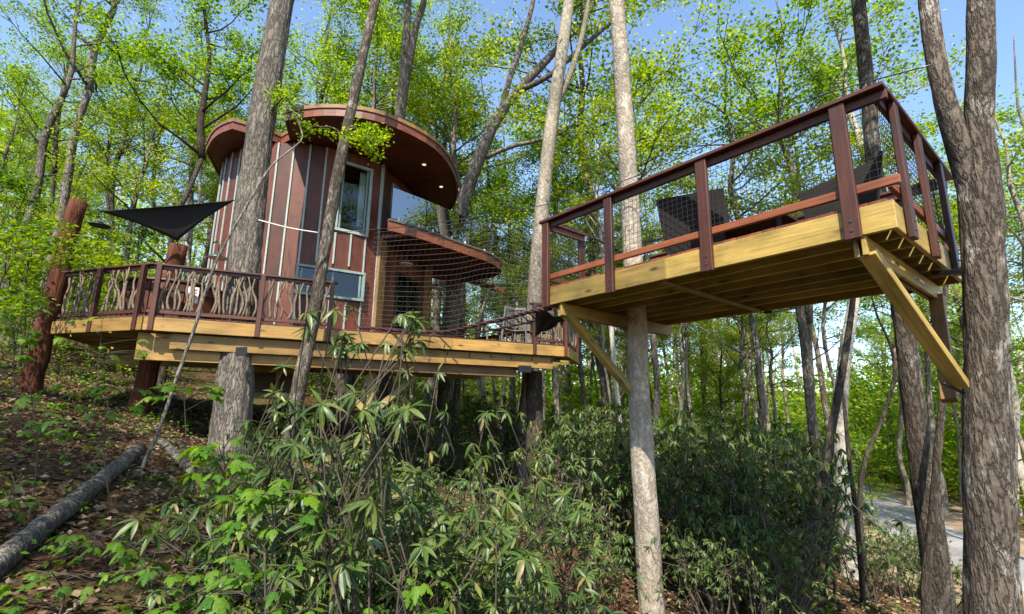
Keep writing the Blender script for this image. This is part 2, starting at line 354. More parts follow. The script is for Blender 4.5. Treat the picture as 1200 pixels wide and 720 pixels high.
def strip(name, half, lift, mat):
    b = MB(); vs = []; n = len(ROAD)
    for i, p in enumerate(ROAD):
        t = (ROAD[min(i+1,n-1)]-ROAD[max(i-1,0)]).normalized(); s = Vector((t.y,-t.x,0))
        for k in (-1,-.5,0,.5,1):
            q = p+s*half*k; vs.append((q.x, q.y, gzf(q.x, q.y)+lift + (0.03*(1-k*k))))
    fs = [(i*5+k, i*5+k+1, i*5+k+6, i*5+k+5) for i in range(n-1) for k in range(4)]
    b.add(vs, fs, True); o = b.build(name, mat, None, (0,0,0)); return tag(o, kind='structure')
strip('verge', 4.2, .02, M['verge']); strip('road', 1.5, .05, M['road'])

# ------------------------------------------------------------------ leaf arrays
def leaf_quads(c, d, nrm, length, width, fold=.12):
    """diamond leaves: centre c, direction d, normal nrm, all (n,3); returns verts, tris"""
    d = d/np.linalg.norm(d, axis=1)[:,None]; s = np.cross(nrm, d); s /= (np.linalg.norm(s, axis=1)[:,None]+1e-9); nn = np.cross(d, s)
    L = length[:,None]; W = width[:,None]
    v = np.stack([c-d*L*.5, c+s*W*.5+nn*W*fold-d*L*.06, c+d*L*.5, c-s*W*.5+nn*W*fold-d*L*.06], 1).reshape(-1,3)
    b = np.arange(len(c))*4; f = np.stack([np.stack([b,b+1,b+2],1), np.stack([b,b+2,b+3],1)], 1).reshape(-1,3)
    return v, f
def rand_dirs(n, zscale=.4):
    d = rng.normal(size=(n,3)); d[:,2] *= zscale; return d/np.linalg.norm(d, axis=1)[:,None]
def leaf_cloud(points, per, sigma, lmin, lmax, zs=.5, droop=.15):
    pts = np.repeat(np.asarray(points, float), per, axis=0); n = len(pts)
    off = rng.normal(size=(n,3))*sigma; off[:,2] *= zs; c = pts+off
    d = rand_dirs(n, .4); d[:,2] -= droop; nr = rng.normal(size=(n,3))*.55; nr[:,2] += 1
    L = rng.uniform(lmin, lmax, n); return leaf_quads(c, d, nr, L, L*rng.uniform(.5,.75,n))
def crown_unit(seed, H=9., spread=3.2, nb=15, per=16, lmin=.11, lmax=.19, r0=.13, sub=4, sig=.30):
    """branches mesh and leaf mesh of a crown that starts at z=0"""
    random.seed(seed); b = MB(); pts = []
    lead = [V(0,0,0)]
    for i in range(1, 7): lead.append(lead[-1]+V(random.uniform(-.25,.25), random.uniform(-.25,.25), H/6))
    b.tube(resample(lead, 13), rlerp([r0, r0*.8, r0*.55, r0*.3, .02], 13), 7, .06)
    lp = resample(lead, 60)
    for i in range(nb):
        t = random.uniform(.02, .97) if i > 5 else .02+.07*i
        p0 = lp[int(t*59)]; az = i*2.4+random.uniform(-.5,.5); ln = spread*(1.05-.65*t)*random.uniform(.6,1.25); el = R(random.uniform(5,50))
        p = [p0]; d = V(math.cos(az)*math.cos(el), math.sin(az)*math.cos(el), math.sin(el))
        for k in range(5):
            d = (d+V(random.uniform(-.28,.28), random.uniform(-.28,.28), random.uniform(-.16,.22))).normalized(); p.append(p[-1]+d*ln/5)
        rr = max(.02, r0*.42*(1-.6*t)); b.tube(p, rlerp([rr, rr*.5, .008], 6), 5)
        pp = resample(p, 12); pts += [tuple(q) for q in pp[6:]]
        for k in range(sub):
            q = pp[random.randint(3, 11)]; dd = (d+V(random.uniform(-1,1), random.uniform(-1,1), random.uniform(-.5,.6))).normalized(); l2 = ln*random.uniform(.25,.5)
            e = [q, q+dd*l2*.5+V(0,0,random.uniform(-.05,.12)), q+dd*l2]; b.tube(e, [rr*.3, .009, .005], 4, caps=False)
            pts += [tuple(e[1]), tuple(lerp(e[1], e[2], .5)), tuple(e[2])]
    keep = [q for q in pts if random.random() < .8]
    v, f = leaf_cloud(keep, per, sig, lmin, lmax)
    return b, v, f
VAR = []
for i, (H, sp, nb, per) in enumerate([(9,4.2,15,15),(10,4.6,16,14),(8,3.6,13,16),(11,4.2,17,13),(9,5.0,15,14),(10,3.4,14,15)]):
    b, v, f = crown_unit(40+i, H, sp, nb, int(per*1.9), .08, .16, sig=.28, sub=6)
    VAR.append((b, arr_mesh('crown', v, f, M['crown'])))
BARKS = ['bark_oak','bark_pale','bark_dark','bark_mottled']
_br = {}
def branch_mesh(i, bk):
    if (i, bk) not in _br: _br[(i, bk)] = VAR[i][0].mesh('branches', M[bk])
    return _br[(i, bk)]
def add_crown(root, i, bk, at, scale=1., rz=0.):
    m = T(at) @ Matrix.Rotation(rz, 4, 'Z') @ Matrix.Scale(scale, 4)
    obj('branches', branch_mesh(i, bk), m, root); obj('crown', VAR[i][1], m, root)

# ================================================================== TREEHOUSE DECK
ZD = 1.8
A = PZ(65,375,ZD); B = PZ(170,369,ZD); Cc = PZ(664,405,ZD)
fd = (Cc-B).normalized(); fn = V(fd.y, -fd.x, 0)              # along the front edge, outward
ad = (A-B).normalized(); an = V(-ad.y, ad.x, 0)
if an.y > 0: an = -an
DECK = [A, B, Cc, V(1.9,14.6,ZD), V(.6,16.9,ZD), V(-1.5,19.2,ZD), V(-5.5,20,ZD), V(-9.3,18.6,ZD), V(-10.8,14.5,ZD)]
deck = thing('deck', (B.x, B.y, ZD), 'large yellow pine deck around the round red house, held on tree trunks', 'deck')
def clip_line(p, d, poly):
    ts = []
    for i in range(len(poly)):
        a, b = poly[i], poly[(i+1)%len(poly)]; e = b-a; den = d.x*e.y-d.y*e.x
        if abs(den) < 1e-9: continue
        w = a-p; t = (w.x*e.y-w.y*e.x)/den; u = (w.x*d.y-w.y*d.x)/den
        if 0 <= u < 1: ts.append(t)
    return (min(ts), max(ts)) if len(ts) > 1 else None
k = -4.2
while k < 9.6:
    p = B+fd*k; r = clip_line(p, -fn, DECK)
    if r and r[1]-r[0] > .3:
        o = random.uniform(-.012, .02)
        beam('plank', p-fn*(r[0]-.02+o)+V(0,0,-.018), p-fn*(r[1])+V(0,0,-.018), .136, .034, M['deck_red'], deck, bev=.004)
    k += .143
k = .35
while k < 9.2:
    p = B-fn*k; r = clip_line(p, fd, DECK)
    if r and r[1]-r[0] > .5: beam('joist', p+fd*(r[0]+.06)+V(0,0,-.165), p+fd*(r[1]-.06)+V(0,0,-.165), .045, .235, M['pine_dark'], deck)
    k += .55
def boards(name, a, b, n, w, h, zc, out, mat, parent, jit=.003):
    for i in range(n):
        p, q = lerp(a, b, i/n), lerp(a, b, (i+1)/n); d = (q-p).normalized()*.002
        beam(name, p+d+out*(w/2+jit*(i%2))+V(0,0,zc), q-d+out*(w/2+jit*(i%2))+V(0,0,zc), w, h, mat, parent)
boards('fascia_board', B, Cc, 3, .045, .26, -.17, fn, M['pine_warm'], deck)
boards('fascia_board', A, B, 1, .045, .26, -.17, an, M['pine_warm'], deck)
D2, D3 = DECK[3], DECK[4]
n2 = V((D2-Cc).y, -(D2-Cc).x, 0).normalized(); boards('fascia_board', Cc, D2, 1, .045, .26, -.17, n2, M['pine'], deck)
n3 = V((D3-D2).y, -(D3-D2).x, 0).normalized(); boards('fascia_board', D2, D3, 1, .045, .26, -.17, n3, M['pine'], deck)
for i in range(4, 8):
    a, b = DECK[i], DECK[i+1]; nn = V((b-a).y, -(b-a).x, 0).normalized(); boards('fascia_board', a, b, 1, .045, .26, -.17, nn, M['pine_dark'], deck)
nn = V((A-DECK[8]).y, -(A-DECK[8]).x, 0).normalized(); boards('fascia_board', DECK[8], A, 1, .045, .26, -.17, nn, M['pine_dark'], deck)
# carrying beams under the front edge
L = (Cc-B).length
def fr(t, back, z): return B+fd*t-fn*back+V(0,0,z)
beam('beam', fr(.45,.14,-.47), fr(4.3,.14,-.47), .09, .30, M['pine_warm'], deck)
beam('beam', fr(4.31,.14,-.47), fr(L-.35,.14,-.47), .09, .30, M['pine_warm'], deck)
beam('beam', fr(-.12,.30,-.575), fr(3.6,.30,-.575), .11, .53, M['pine_warm'], deck)
beam('beam', fr(3.62,.30,-.60), fr(L-1.3,.30,-.60), .11, .50, M['timber'], deck)
beam('beam', fr(1.0,2.6,-.5), fr(L-.6,2.6,-.5), .09, .36, M['pine_dark'], deck)
beam('beam', fr(-1.6,3.9,-.5), fr(L-1.0,3.9,-.5), .09, .36, M['pine_dark'], deck)
for t in np.arange(4.9, L-.3, .55):                               # bolts hanging from the ledger
    b = MB(); q = fr(t,.085,-.34); b.tube([q, q+V(0,0,-.09)], .012, 6); b.build('bolt', M['steel'], deck)
# post, knee braces below
pf = PD(437,432,12.3); pf = V(pf.x, pf.y, 0)
gz_p = gzf(pf.x, pf.y)
beam('support_post', V(pf.x, pf.y, gz_p-.2), V(pf.x, pf.y, ZD-.86), .15, .15, M['pine_dark'], deck)
for s in (-1, 1): beam('knee_brace', V(pf.x,pf.y,.05)+fd*s*.09, V(pf.x,pf.y,ZD-.88)+fd*s*1.0, .09, .14, M['pine_dark'], deck)
# stick railing
STICKS = []
for i in range(10):
    random.seed(100+i); b = MB(); p = [V(0,0,0)]; n = 7; am = random.uniform(.02,.05); ph = random.uniform(0,6)
    pts = [V(am*math.sin(ph+k*1.15)+random.uniform(-.012,.012)-am*math.sin(ph), random.uniform(-.015,.015), k/(n-1)*.86) for k in range(n)]
    b.tube(resample(pts, 11), rlerp([.025,.022,.024,.018,.021], 11), 6, .10)
    if i % 3 == 0:
        j = pts[4]; b.tube([j, j+V(.05*(1 if i%2 else -1),.01,.12), j+V(.075*(1 if i%2 else -1),.0,.30)], [.017,.014,.010], 5)
    STICKS.append(b.mesh('baluster', M['stick']))
random.seed(11)
def rail_run(parent, a, b, posts, out, top=True, sp=.10, zlow=-.3):
    d = (b-a).normalized(); Lr = (b-a).length
    beam('top_rail', a-d*.06+V(0,0,1.02), b+d*.06+V(0,0,1.02), .15, .04, M['stain'], parent)
    beam('rail', a+V(0,0,.965), b+V(0,0,.965), .045, .075, M['stain'], parent)
    beam('rail', a+V(0,0,.085), b+V(0,0,.085), .05, .07, M['stain'], parent)
    for t in posts: beam('post', a+d*t+out*.075+V(0,0,zlow), a+d*t+out*.075+V(0,0,.995), .09, .095, M['stain'], parent, up=out)
    t = .1
    while t < Lr-.06:
        if min([abs(t-x) for x in posts]+[9]) > .08:
            m = T(a+d*t+V(0,0,.10)) @ frame(d) @ Matrix.Rotation(random.uniform(-.5,.5), 4, 'Z') @ Matrix.Rotation(random.uniform(-.09,.09), 4, 'Y') @ Matrix.Diagonal((random.choice((-1,1)), 1, random.uniform(.97,1.03), 1))
            obj('baluster', random.choice(STICKS), m, parent)
        t += sp*random.choice((.55,.8,1.,1.,1.25,1.5))
def tpx(x, a, d, y=340):                                            # distance along a rail at which it crosses image column x
    lo, hi = -3., 14.
    s = 1 if proj(a+d*5)[0] > proj(a)[0] else -1
    for _ in range(50):
        m = (lo+hi)/2
        if (proj(a+d*m)[0]-x)*s < 0: lo = m
        else: hi = m
    return lo
Bi = B-fn*.05
railing = thing('stick_railing', B, 'front railing of twisted branch balusters between red-brown posts on the deck', 'railing')
tend = tpx(388, Bi, fd)
rail_run(railing, Bi, Bi+fd*tend, [.12, tpx(303, Bi, fd), tend-.05], fn)
rl = thing('stick_railing', A, 'short angled railing of twisted branches at the deck corner by the leaning cedar log', 'railing')
Ai = A-an*.05
rail_run(rl, Ai, Bi, [ (Bi-Ai).length*.45, (Bi-Ai).length-.14], an)
C1 = Cc+(B-Cc)*.12-fn*.05
r2 = thing('stick_railing', Cc, 'small branch railing at the far deck corner under the black netting', 'railing')
rail_run(r2, Cc-fn*.05-fd*.95, Cc-fn*.05, [.02, .90], fn)
rail_run(r2, Cc-fn*.05, D2-n2*.05, [], n2)
r3 = thing('stick_railing', D3, 'branch railing on the far side of the deck behind the patio chairs', 'railing')
rail_run(r3, D2-n3*.06, D3-n3*.06, [.05, 1.3, 2.4], n3)
n4 = V((DECK[5]-D3).y, -(DECK[5]-D3).x, 0).normalized(); rail_run(r3, D3-n4*.06, DECK[5]-n4*.06, [.05,1.5,2.9], n4, sp=.15)

# cedar logs
def log(name, p0, p1, r0, r1, label, cat, mat='log', stub=False):
    b = MB(); n = 14; pts = [lerp(p0, p1, i/(n-1))+V(random.uniform(-.025,.025), random.uniform(-.025,.025), 0) for i in range(n)]
    b.tube(pts, [r0+(r1-r0)*i/(n-1) for i in range(n)], 14, .07)
    if stub: b.tube([pts[8], pts[8]+V(-.16,-.12,.12)], [.07,.05], 7)
    o = b.build(name, M[mat], None, p0); return tag(o, label, cat)
lg = PD(35,455,14.3); lgt = PD(91,236,14.1)
log('log_post', V(lg.x,lg.y,gzf(lg.x,lg.y)-.3), lgt, .185, .165, 'tall red-brown cedar log post outside the deck corner at the left edge', 'log post', stub=True)
l2 = PD(166,450,14.2); l2t = PD(209,287,14.0)
log('log_post', V(l2.x,l2.y,gzf(l2.x,l2.y)-.3), l2t, .2, .19, 'short cedar log post rising through the deck below the sail tip', 'log post')

# ================================================================== ROUND HOUSE
HC = V(-6.35,15.85,0); HR = 2.95
def hp(deg, r, z): return V(HC.x+r*math.cos(R(deg)), HC.y+r*math.sin(R(deg)), z)
house = thing('round_house', (HC.x, HC.y, ZD), 'round two-storey red house with pale battens and a curved overhanging roof', 'house')
KA = -36; ZR = 7.34                                              # corner angle, soffit height
ZF = 5.28                                                          # upper floor
NB = 22; a0 = KA-22*8.2; da = 8.2
def wall_piece(a1, a2, z0, z1, mat, thick=.05):
    p, q = hp(a1, HR, 0), hp(a2, HR, 0); d = q-p; w = d.length-.004
    return beam('wall_board', (p+q)/2+V(0,0,z0), (p+q)/2+V(0,0,z1), thick, w, mat, house, up=d, bev=.004)
def az_px(x, y, D): q = PD(x, y, D); return math.degrees(math.atan2(q.y-HC.y, q.x-HC.x))
OPEN = {}                                                          # board index -> (z0, z1) openings
uw = (NB-3, NB-1, 4.98, 6.98); lw_ = (NB-5, NB-1, 3.07, 3.80)
for i in range(NB):
    a1, a2 = a0+i*da, a0+(i+1)*da; cuts = []
    if lw_[0] <= i < lw_[1]: cuts.append(lw_[2:])
    if uw[0] <= i < uw[1]: cuts.append(uw[2:])
    z = ZD+.01
    for c in cuts+[(ZR, ZR)]:
        if c[0]-z > .05: wall_piece(a1, a2, z, c[0]-.002 if c[0] < ZR else ZR, M['cladding'])
        z = c[1]
for i in range(NB+1):
    if i == NB-1: segs = [(ZD+.02,4.90)]
    elif i == NB-2: segs = [(ZD+.02, 2.95),(3.96,4.90)]
    elif lw_[0] < i < lw_[1]: segs = [(ZD+.02,2.95),(3.96,ZR-.01)] if i < uw[0] else [(ZD+.02,2.95),(3.96,4.88)]
    elif i == NB-3: segs = [(ZD+.02,2.95),(3.96,ZR-.01)]
    else: segs = [(ZD+.02, ZR-.01)]
    for z0, z1 in segs:
        r = HR+.047; p = hp(a0+i*da, r, 0); tg = hp(a0+i*da+1, r, 0)-p
        beam('batten', p+V(0,0,z0), p+V(0,0,z1),     .035, .048, M['batten'], house, up=tg, bev=.004)
def house_window(i0, i1, z0, z1, mull, name='window', curtain=False, fw=.085, fm='batten'):
    p, q = hp(a0+i0*da, HR, 0), hp(a0+i1*da, HR, 0); d = (q-p).normalized(); n = V(d.y, -d.x, 0); w = (q-p).length
    ins = HR*(1-math.cos(R(da*(i1-i0)/2)))+.01
    p = p+n*ins; q = q+n*ins
    win = thing_part(name, (p+q)/2+V(0,0,z0), house)
    for z in (z0-.01, z1+.01): beam('frame', p-d*.07+V(0,0,z), q+d*.07+V(0,0,z), .09, fw, M[fm], win)
    for e in (p-d*.03, q+d*.03): beam('frame', e+V(0,0,z0+fw*.4), e+V(0,0,z1-fw*.4), .085, fw, M[fm], win, up=d)
    for e in [lerp(p, q, m) for m in mull]: beam('mullion', e-n*.01+V(0,0,z0+.03), e-n*.01+V(0,0,z1-.03), .05, .05, M['teal'], win, up=d)
    for e, f in ((p+d*.04, p+d*.10), (q-d*.10, q-d*.04)): beam('sash', (e+f)/2-n*.01+V(0,0,z0+.04), (e+f)/2-n*.01+V(0,0,z1-.04), .05, .05, M['teal'], win, up=d)
    ms = [0]+list(mull)+[1]
    for m1, m2 in zip(ms, ms[1:]):
        beam('pane', lerp(p,q,(m1+m2)/2)-n*.02+V(0,0,z0+.03), lerp(p,q,(m1+m2)/2)-n*.02+V(0,0,z1-.03), .008, (m2-m1)*w-.03, M['glass'], win, up=d, bev=0)
    # jambs closing the gap to the curved wall
    for e in (p, q): beam('jamb', e-n*(ins*.5+.05)+V(0,0,z0), e-n*(ins*.5+.05)+V(0,0,z1), ins+.1, .03, M['teal'], win, up=d)
    for z in (z0-.012, z1+.012): beam('jamb', p-n*(ins*.5+.06)+V(0,0,z), q-n*(ins*.5+.06)+V(0,0,z), ins+.1, .02, M['teal'], win)
    if curtain:
        for x0, x1 in curtain:
            b = MB(); m = 17
            for r in range(m): 
                u = x0+(x1-x0)*r/(m-1); e = lerp(p, q, u)-n*(.22+.03*math.sin(r*1.7))
                b.v += [tuple(e+V(0,0,z0+.03)), tuple(e+V(0,0,z1-.02))]
            b.f += [(2*r,2*r+2,2*r+3,2*r+1) for r in range(m-1)]; b.sm += [True]*(m-1); b.build('curtain', M['curtain'], win, None)
    return win
def thing_part(name, loc, parent):
    o = bpy.data.objects.new(name, None); o.empty_display_size = .1; return link(o, T(loc), parent)
house_window(uw[0], uw[1], uw[2], uw[3], [], curtain=[(.05,.16),(.74,.97)])
house_window(lw_[0], lw_[1], lw_[2], lw_[3], [.52], fw=.07, fm='teal')
# interior floors and an inner wall so that rooms are dark, not see-through
K = hp(KA, HR, 0); KE = V(-3.05,17.2,0)
wd = (KE-K).normalized(); wnr = V(wd.y, -wd.x, 0)                 # the straight side wall running back from the corner
arc = [hp(a0+i*2*da, HR-.09, 0) for i in range(12)]
back = [KE+V(-.1,.05,0), hp(60,HR-.09,0), hp(90,HR-.09,0), hp(115,HR-.09,0)]
floor_pts = arc+[K+V(-.12,.1,0)]+back
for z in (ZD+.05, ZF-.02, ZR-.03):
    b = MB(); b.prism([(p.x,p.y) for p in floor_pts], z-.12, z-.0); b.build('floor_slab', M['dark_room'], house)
b = MB()                                                          # rear wall
rp = [hp(a0+360-12*i, HR-.03, 0) for i in range(8)]+[KE]
for p, q in zip(rp, rp[1:]): b.bar(V(p.x,p.y,(ZD+ZR)/2), V(q.x,q.y,(ZD+ZR)/2), .08, ZR-ZD, (0,0,1))
b.build('rear_wall', M['cladding'], house)
# side wall with door openings (upper and lower)
def sidewall(z0, z1, openings, mat, pw=.30):
    Ls = (KE-K).length; t = .0
    while t < Ls-.02:
        t2 = min(t+pw, Ls); cut = [o for o in openings if o[0]-.01 < (t+t2)/2 < o[1]+.01]
        for (u0, u1) in ([(z0, cut[0][2]), (cut[0][3], z1)] if cut else [(z0, z1)]):
            if u1-u0 > .04:
                p = K+wd*((t+t2)/2)-wnr*.03
                beam('wall_board', p+V(0,0,u0), p+V(0,0,u1), .05, t2-t-.004, mat, house, up=wd, bev=.004)
        t = t2
sidewall(ZF, ZR, [(.6,1.5,ZF,7.05)], M['cladding'])
sidewall(ZD+.01, ZF-.25, [(1.2,2.7,ZD,4.35)], M['cedar'])
def side_door(t0, t1, z0, z1, name, fm):
    d = thing_part(name, K+wd*((t0+t1)/2)+V(0,0,z0), house); p, q = K+wd*t0+wnr*.02, K+wd*t1+wnr*.02
    for e in (p+wd*.04, q-wd*.04): beam('frame', e+V(0,0,z0), e+V(0,0,z1), .07, .085, fm, d, up=wd)
    beam('frame', p+V(0,0,z1-.04)+wd*.085, q+V(0,0,z1-.04)-wd*.085, .072, .085, fm, d)
    beam('stile', (p+q)/2+V(0,0,z0), (p+q)/2+V(0,0,z1-.085), .05, .07, M['black'], d, up=wd)
    for a, b2 in ((p+wd*.09, (p+q)/2-wd*.04), ((p+q)/2+wd*.04, q-wd*.09)):
        beam('pane', (a+b2)/2+V(0,0,z0+.03), (a+b2)/2+V(0,0,z1-.09), .01, (b2-a).length, M['glass'], d, up=wd, bev=0)
    beam('handle', (p+q)/2+wnr*.06+wd*.08+V(0,0,z0+.95), (p+q)/2+wnr*.06+wd*.08+V(0,0,z0+1.2), .025, .025, M['black'], d, up=wd)
side_door(.6, 1.5, ZF, 7.05, 'balcony_door', M['teal']); side_door(1.2, 2.7, ZD+.01, 4.35, 'sliding_door', M['black'])
# corner trim
beam('corner_trim', K+V(.03,-.03,ZF), K+V(.03,-.03,ZR), .09, .09, M['batten'], house)
beam('corner_post', K+wnr*.02+wd*.16+V(0,0,ZD), K+wnr*.02+wd*.16+V(0,0,ZF-.26), .24, .36, M['timber'], house, up=wd)
beam('corner_post', K+wd*2.95+wnr*.25+V(0,0,ZD), K+wd*2.95+wnr*.25+V(0,0,ZF-.3), .2, .22, M['timber'], house, up=wd)
# roof
rz1 = ZR+.36
def rp_(x, y): q = PZ(x, y, rz1); return V(q.x, q.y, 0)
right = [rp_(335,128), rp_(358,124), rp_(380,122), rp_(410,123), rp_(440,128), rp_(470,139), rp_(500,155), rp_(518,170), rp_(530,188), rp_(536,205), rp_(536,222)]
tip = right[-1]
rear = [V(tip.x-.35,tip.y+1.1,0), V(tip.x-1.2,tip.y+2.2,0), V(-5.0,20.0,0), V(-7.2,19.6,0), V(-8.9,18.0,0), V(-9.6,16.0,0)]
leftl = [rp_(243,166), rp_(250,152), rp_(261,143), rp_(274,138)]
notch = [V(-6.75,12.75,0), V(-6.55,13.0,0), V(-6.2,12.75,0)]
RO = resample(right, 21)+resample([right[-1]]+rear+[leftl[0]], 26)[1:-1]+resample(leftl, 8)+notch
roof = thing_part('roof', (HC.x, HC.y, ZR), house)
cen = sum(RO, Vector())/len(RO)
def inset(pts, d):
    out = []; n = len(pts)
    for i in range(n):
        t = (pts[(i+1)%n]-pts[i-1]); nrm = V(-t.y, t.x, 0).normalized()
        out.append(pts[i]+nrm*d)
    return out
IN = inset(RO, .05)
b = MB(); b.prism([(p.x,p.y) for p in IN], ZR+.06, ZR+.10); b.build('soffit', M['cedar'], roof)
b = MB(); b.prism([(p.x,p.y) for p in inset(RO, .03)], ZR+.325, ZR+.35); b.build('roof_deck', M['roofing'], roof)
n = len(RO)
bw = [bb for bb in range(n)]
for i in range(0, n, 3):
    idx = [(i+j)%n for j in range(min(4, n-i+1))]
    for nm, z0, z1, th, mt, off in (('fascia_board', ZR+.03, ZR+.25, .045, 'cedar', 0.), ('drip_edge', ZR+.24, ZR+.345, .035, 'timber', -.03)):
        bb = MB(); O = inset(RO, off)
        for a, c in zip(idx, idx[1:]):
            pa, pc = O[a], O[c]; t = (RO[(a+1)%n]-RO[a-1]); na = V(-t.y,t.x,0).normalized()*th; t = (RO[(c+1)%n]-RO[c-1]); nc = V(-t.y,t.x,0).normalized()*th
            vs = [(pa.x,pa.y,z0),(pc.x,pc.y,z0),(pc.x,pc.y,z1),(pa.x,pa.y,z1),(pa.x+na.x,pa.y+na.y,z0),(pc.x+nc.x,pc.y+nc.y,z0),(pc.x+nc.x,pc.y+nc.y,z1),(pa.x+na.x,pa.y+na.y,z1)]
            bb.add(vs, [(0,1,2,3),(4,7,6,5),(0,4,5,1),(3,2,6,7),(0,3,7,4),(1,5,6,2)])
        bb.build(nm, M[mt], roof)
for x, y in ((497,193),(517,219)):
    q = PZ(x, y, ZR+.05); b = MB(); b.tube([q+V(0,0,.03), q+V(0,0,-.005)], .075, 16); o = b.build('downlight', M['enamel'], roof, q)
    b = MB(); b.tube([q+V(0,0,.0), q+V(0,0,-.012)], .055, 16); b.build('lens', M['downlight'], o, q)
# balcony
ed = [PZ(455,259,ZF), PZ(478,265,ZF), PZ(500,272,ZF), PZ(525,281,ZF), PZ(550,290,ZF), PZ(570,297,ZF), PZ(581,303,ZF)]
tp = ed[-1]
BO = resample(ed, 13)+resample([tp, tp+V(.16,.5,0), tp+V(.05,1.1,0), tp+V(-.6,1.9,0), tp+V(-1.6,2.2,0), V(KE.x-.1,KE.y+1.0,0)], 12)[1:]
BO = [V(p.x,p.y,0) for p in BO]
inner = [KE+V(-.1,.1,0), K+wd*.1]
balc = thing_part('balcony', (K.x, K.y, ZF), house)
poly = BO+[V(p.x,p.y,0) for p in inner]
b = MB(); b.prism([(p.x,p.y) for p in poly], ZF-.05, ZF-.0); b.build('floor', M['stain'], balc)
for i in range(0, len(BO)-1, 2):
    bb = MB()
    for a, c in zip(range(i, i+2), range(i+1, min(i+3, len(BO)))):
        bb.bar(V(BO[a].x,BO[a].y,ZF-.145), V(BO[c].x,BO[c].y,ZF-.145), .05, .27)
    bb.build('fascia_board', M['cedar'], balc)
    bb = MB()
    for a, c in zip(range(i, i+2), range(i+1, min(i+3, len(BO)))):
        bb.bar(V(BO[a].x,BO[a].y,ZF+.03), V(BO[c].x,BO[c].y,ZF+.03), .11, .05)
    bb.build('edge_trim', M['roofing'], balc)
PL = [V(p.x,p.y,ZF) for p in poly]
t = .12
while t < 4.2:                                                     # joists fan out square to the side wall
    p = K+wd*t; p = V(p.x,p.y,ZF); r = clip_line(p, wnr, PL)
    if r and r[1] > .15: beam('joist', p+V(0,0,-.15), p+wnr*(r[1]-.05)+V(0,0,-.15), .045, .19, M['cedar'], balc)
    t += .30
GL = inset(BO, .06)
gp = [GL[0]+(GL[1]-GL[0])*.1, GL[4]+(GL[5]-GL[4])*.2, GL[6], GL[9], GL[12]]
gp = [GL[0], GL[4], GL[7], GL[11], GL[15], GL[19]]
for a, c in zip(gp, gp[1:]):
    d = (c-a).normalized(); p, q = V(a.x,a.y,ZF)+d*.015, V(c.x,c.y,ZF)-d*.015
    beam('glass_panel', p+V(0,0,.55), q+V(0,0,.55), .014, .92, M['balustrade'], balc, bev=0)
    for s in (.2, .8): beam('glass_clamp', lerp(p,q,s)+V(0,0,.055), lerp(p,q,s)+V(0,0,.17), .05, .05, M['enamel'], balc, up=d)
beam('log_bracket', V(tp.x-1.2, tp.y+1.2, ZF-.45), P(592,341,tp.y*.98+.9), .13, .13, M['log'], balc)
# dark lower skirting on the far left of the wall
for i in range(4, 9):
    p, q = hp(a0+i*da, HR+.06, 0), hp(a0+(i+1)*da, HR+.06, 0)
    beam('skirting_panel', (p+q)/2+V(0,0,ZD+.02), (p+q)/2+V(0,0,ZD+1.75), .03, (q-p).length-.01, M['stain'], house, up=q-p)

# lamps under the balcony and on the wall
def barn_lamp(x, y, D, label):
    q = PD(x, y, D); t = thing('barn_lamp', q, label, 'lamp', 'barn lamps on the house')
    b = MB(); pr = [(.03,.16),(.05,.13),(.10,.07),(.20,.02),(.205,.0)]; n = 18; vs = []
    for r, z in pr: vs += [q+V(r*math.cos(2*math.pi*k/n), r*math.sin(2*math.pi*k/n), z) for k in range(n)]
    b.add(vs, [(i*n+k, i*n+(k+1)%n, (i+1)*n+(k+1)%n, (i+1)*n+k) for i in range(len(pr)-1) for k in range(n)], True); b.build('lamp_shade', M['green_enamel'], t)
    b = MB(); b.tube([q+V(0,0,.004), q+V(0,0,-.012)], .198, 18); b.build('reflector', M['enamel'], t)
    b = MB(); b.tube([q+V(0,0,.15), q+V(0,0,.33), q+V(-.10,.05,.42), q+V(-.22,.10,.38)], .016, 6); b.build('arm', M['black'], t)
barn_lamp(476,310, 14.9, 'barn lamp with white underside on the corner post below the balcony')
barn_lamp(511,337.5, 16.9, 'barn lamp with white underside below the balcony beside the sliding door')
barn_lamp(255,302.5, 13.0, 'white barn lamp on the dark skirting behind the largest deck trunk')

# ================================================================== VIEWING PLATFORM
ZP = 1.95
P1 = PZ(1040,233,ZP); P2 = PZ(643,337,ZP)
e1 = (P2-P1).normalized(); e2 = V(e1.y, -e1.x, 0); LP = (P2-P1).length; WP = 2.7
plat = thing('viewing_platform', P1, 'raised yellow pine viewing platform with brown wire-mesh railings between two trunks', 'platform')
def pp(t, s, z=0): return P1+e1*t+e2*s+V(0,0,z)
k = .07
while k < LP:
    o = random.uniform(-.008,.008); beam('plank', pp(k,-.03+o,-.016), pp(k,WP+.02,-.016), .133, .032, M['deck_board'], plat, bev=.004); k += .1385
bo = M['pine']
beam('rim_board', pp(-.05,-.022,-.165), pp(LP*.52,-.022,-.165), .045, .265, bo, plat); beam('rim_board', pp(LP*.52+.003,-.022,-.165), pp(LP+.05,-.022,-.165), .045, .265, bo, plat)
beam('rim_board', pp(-.05,WP,-.165), pp(LP+.05,WP,-.165), .045, .265, bo, plat)
for t in (-.025, LP+.025): beam('rim_board', pp(t,.003,-.165), pp(t,WP-.025,-.165), .045, .262, bo, plat)
k = .38
while k < WP-.1: beam('joist', pp(.01,k,-.155), pp(LP-.01,k,-.155), .042, .235, M['pine_dark'], plat); k += .385
beam('strap_board', pp(LP*.55,.03,-.29), pp(LP*.55,WP-.03,-.29), .09, .035, M['pine'], plat)
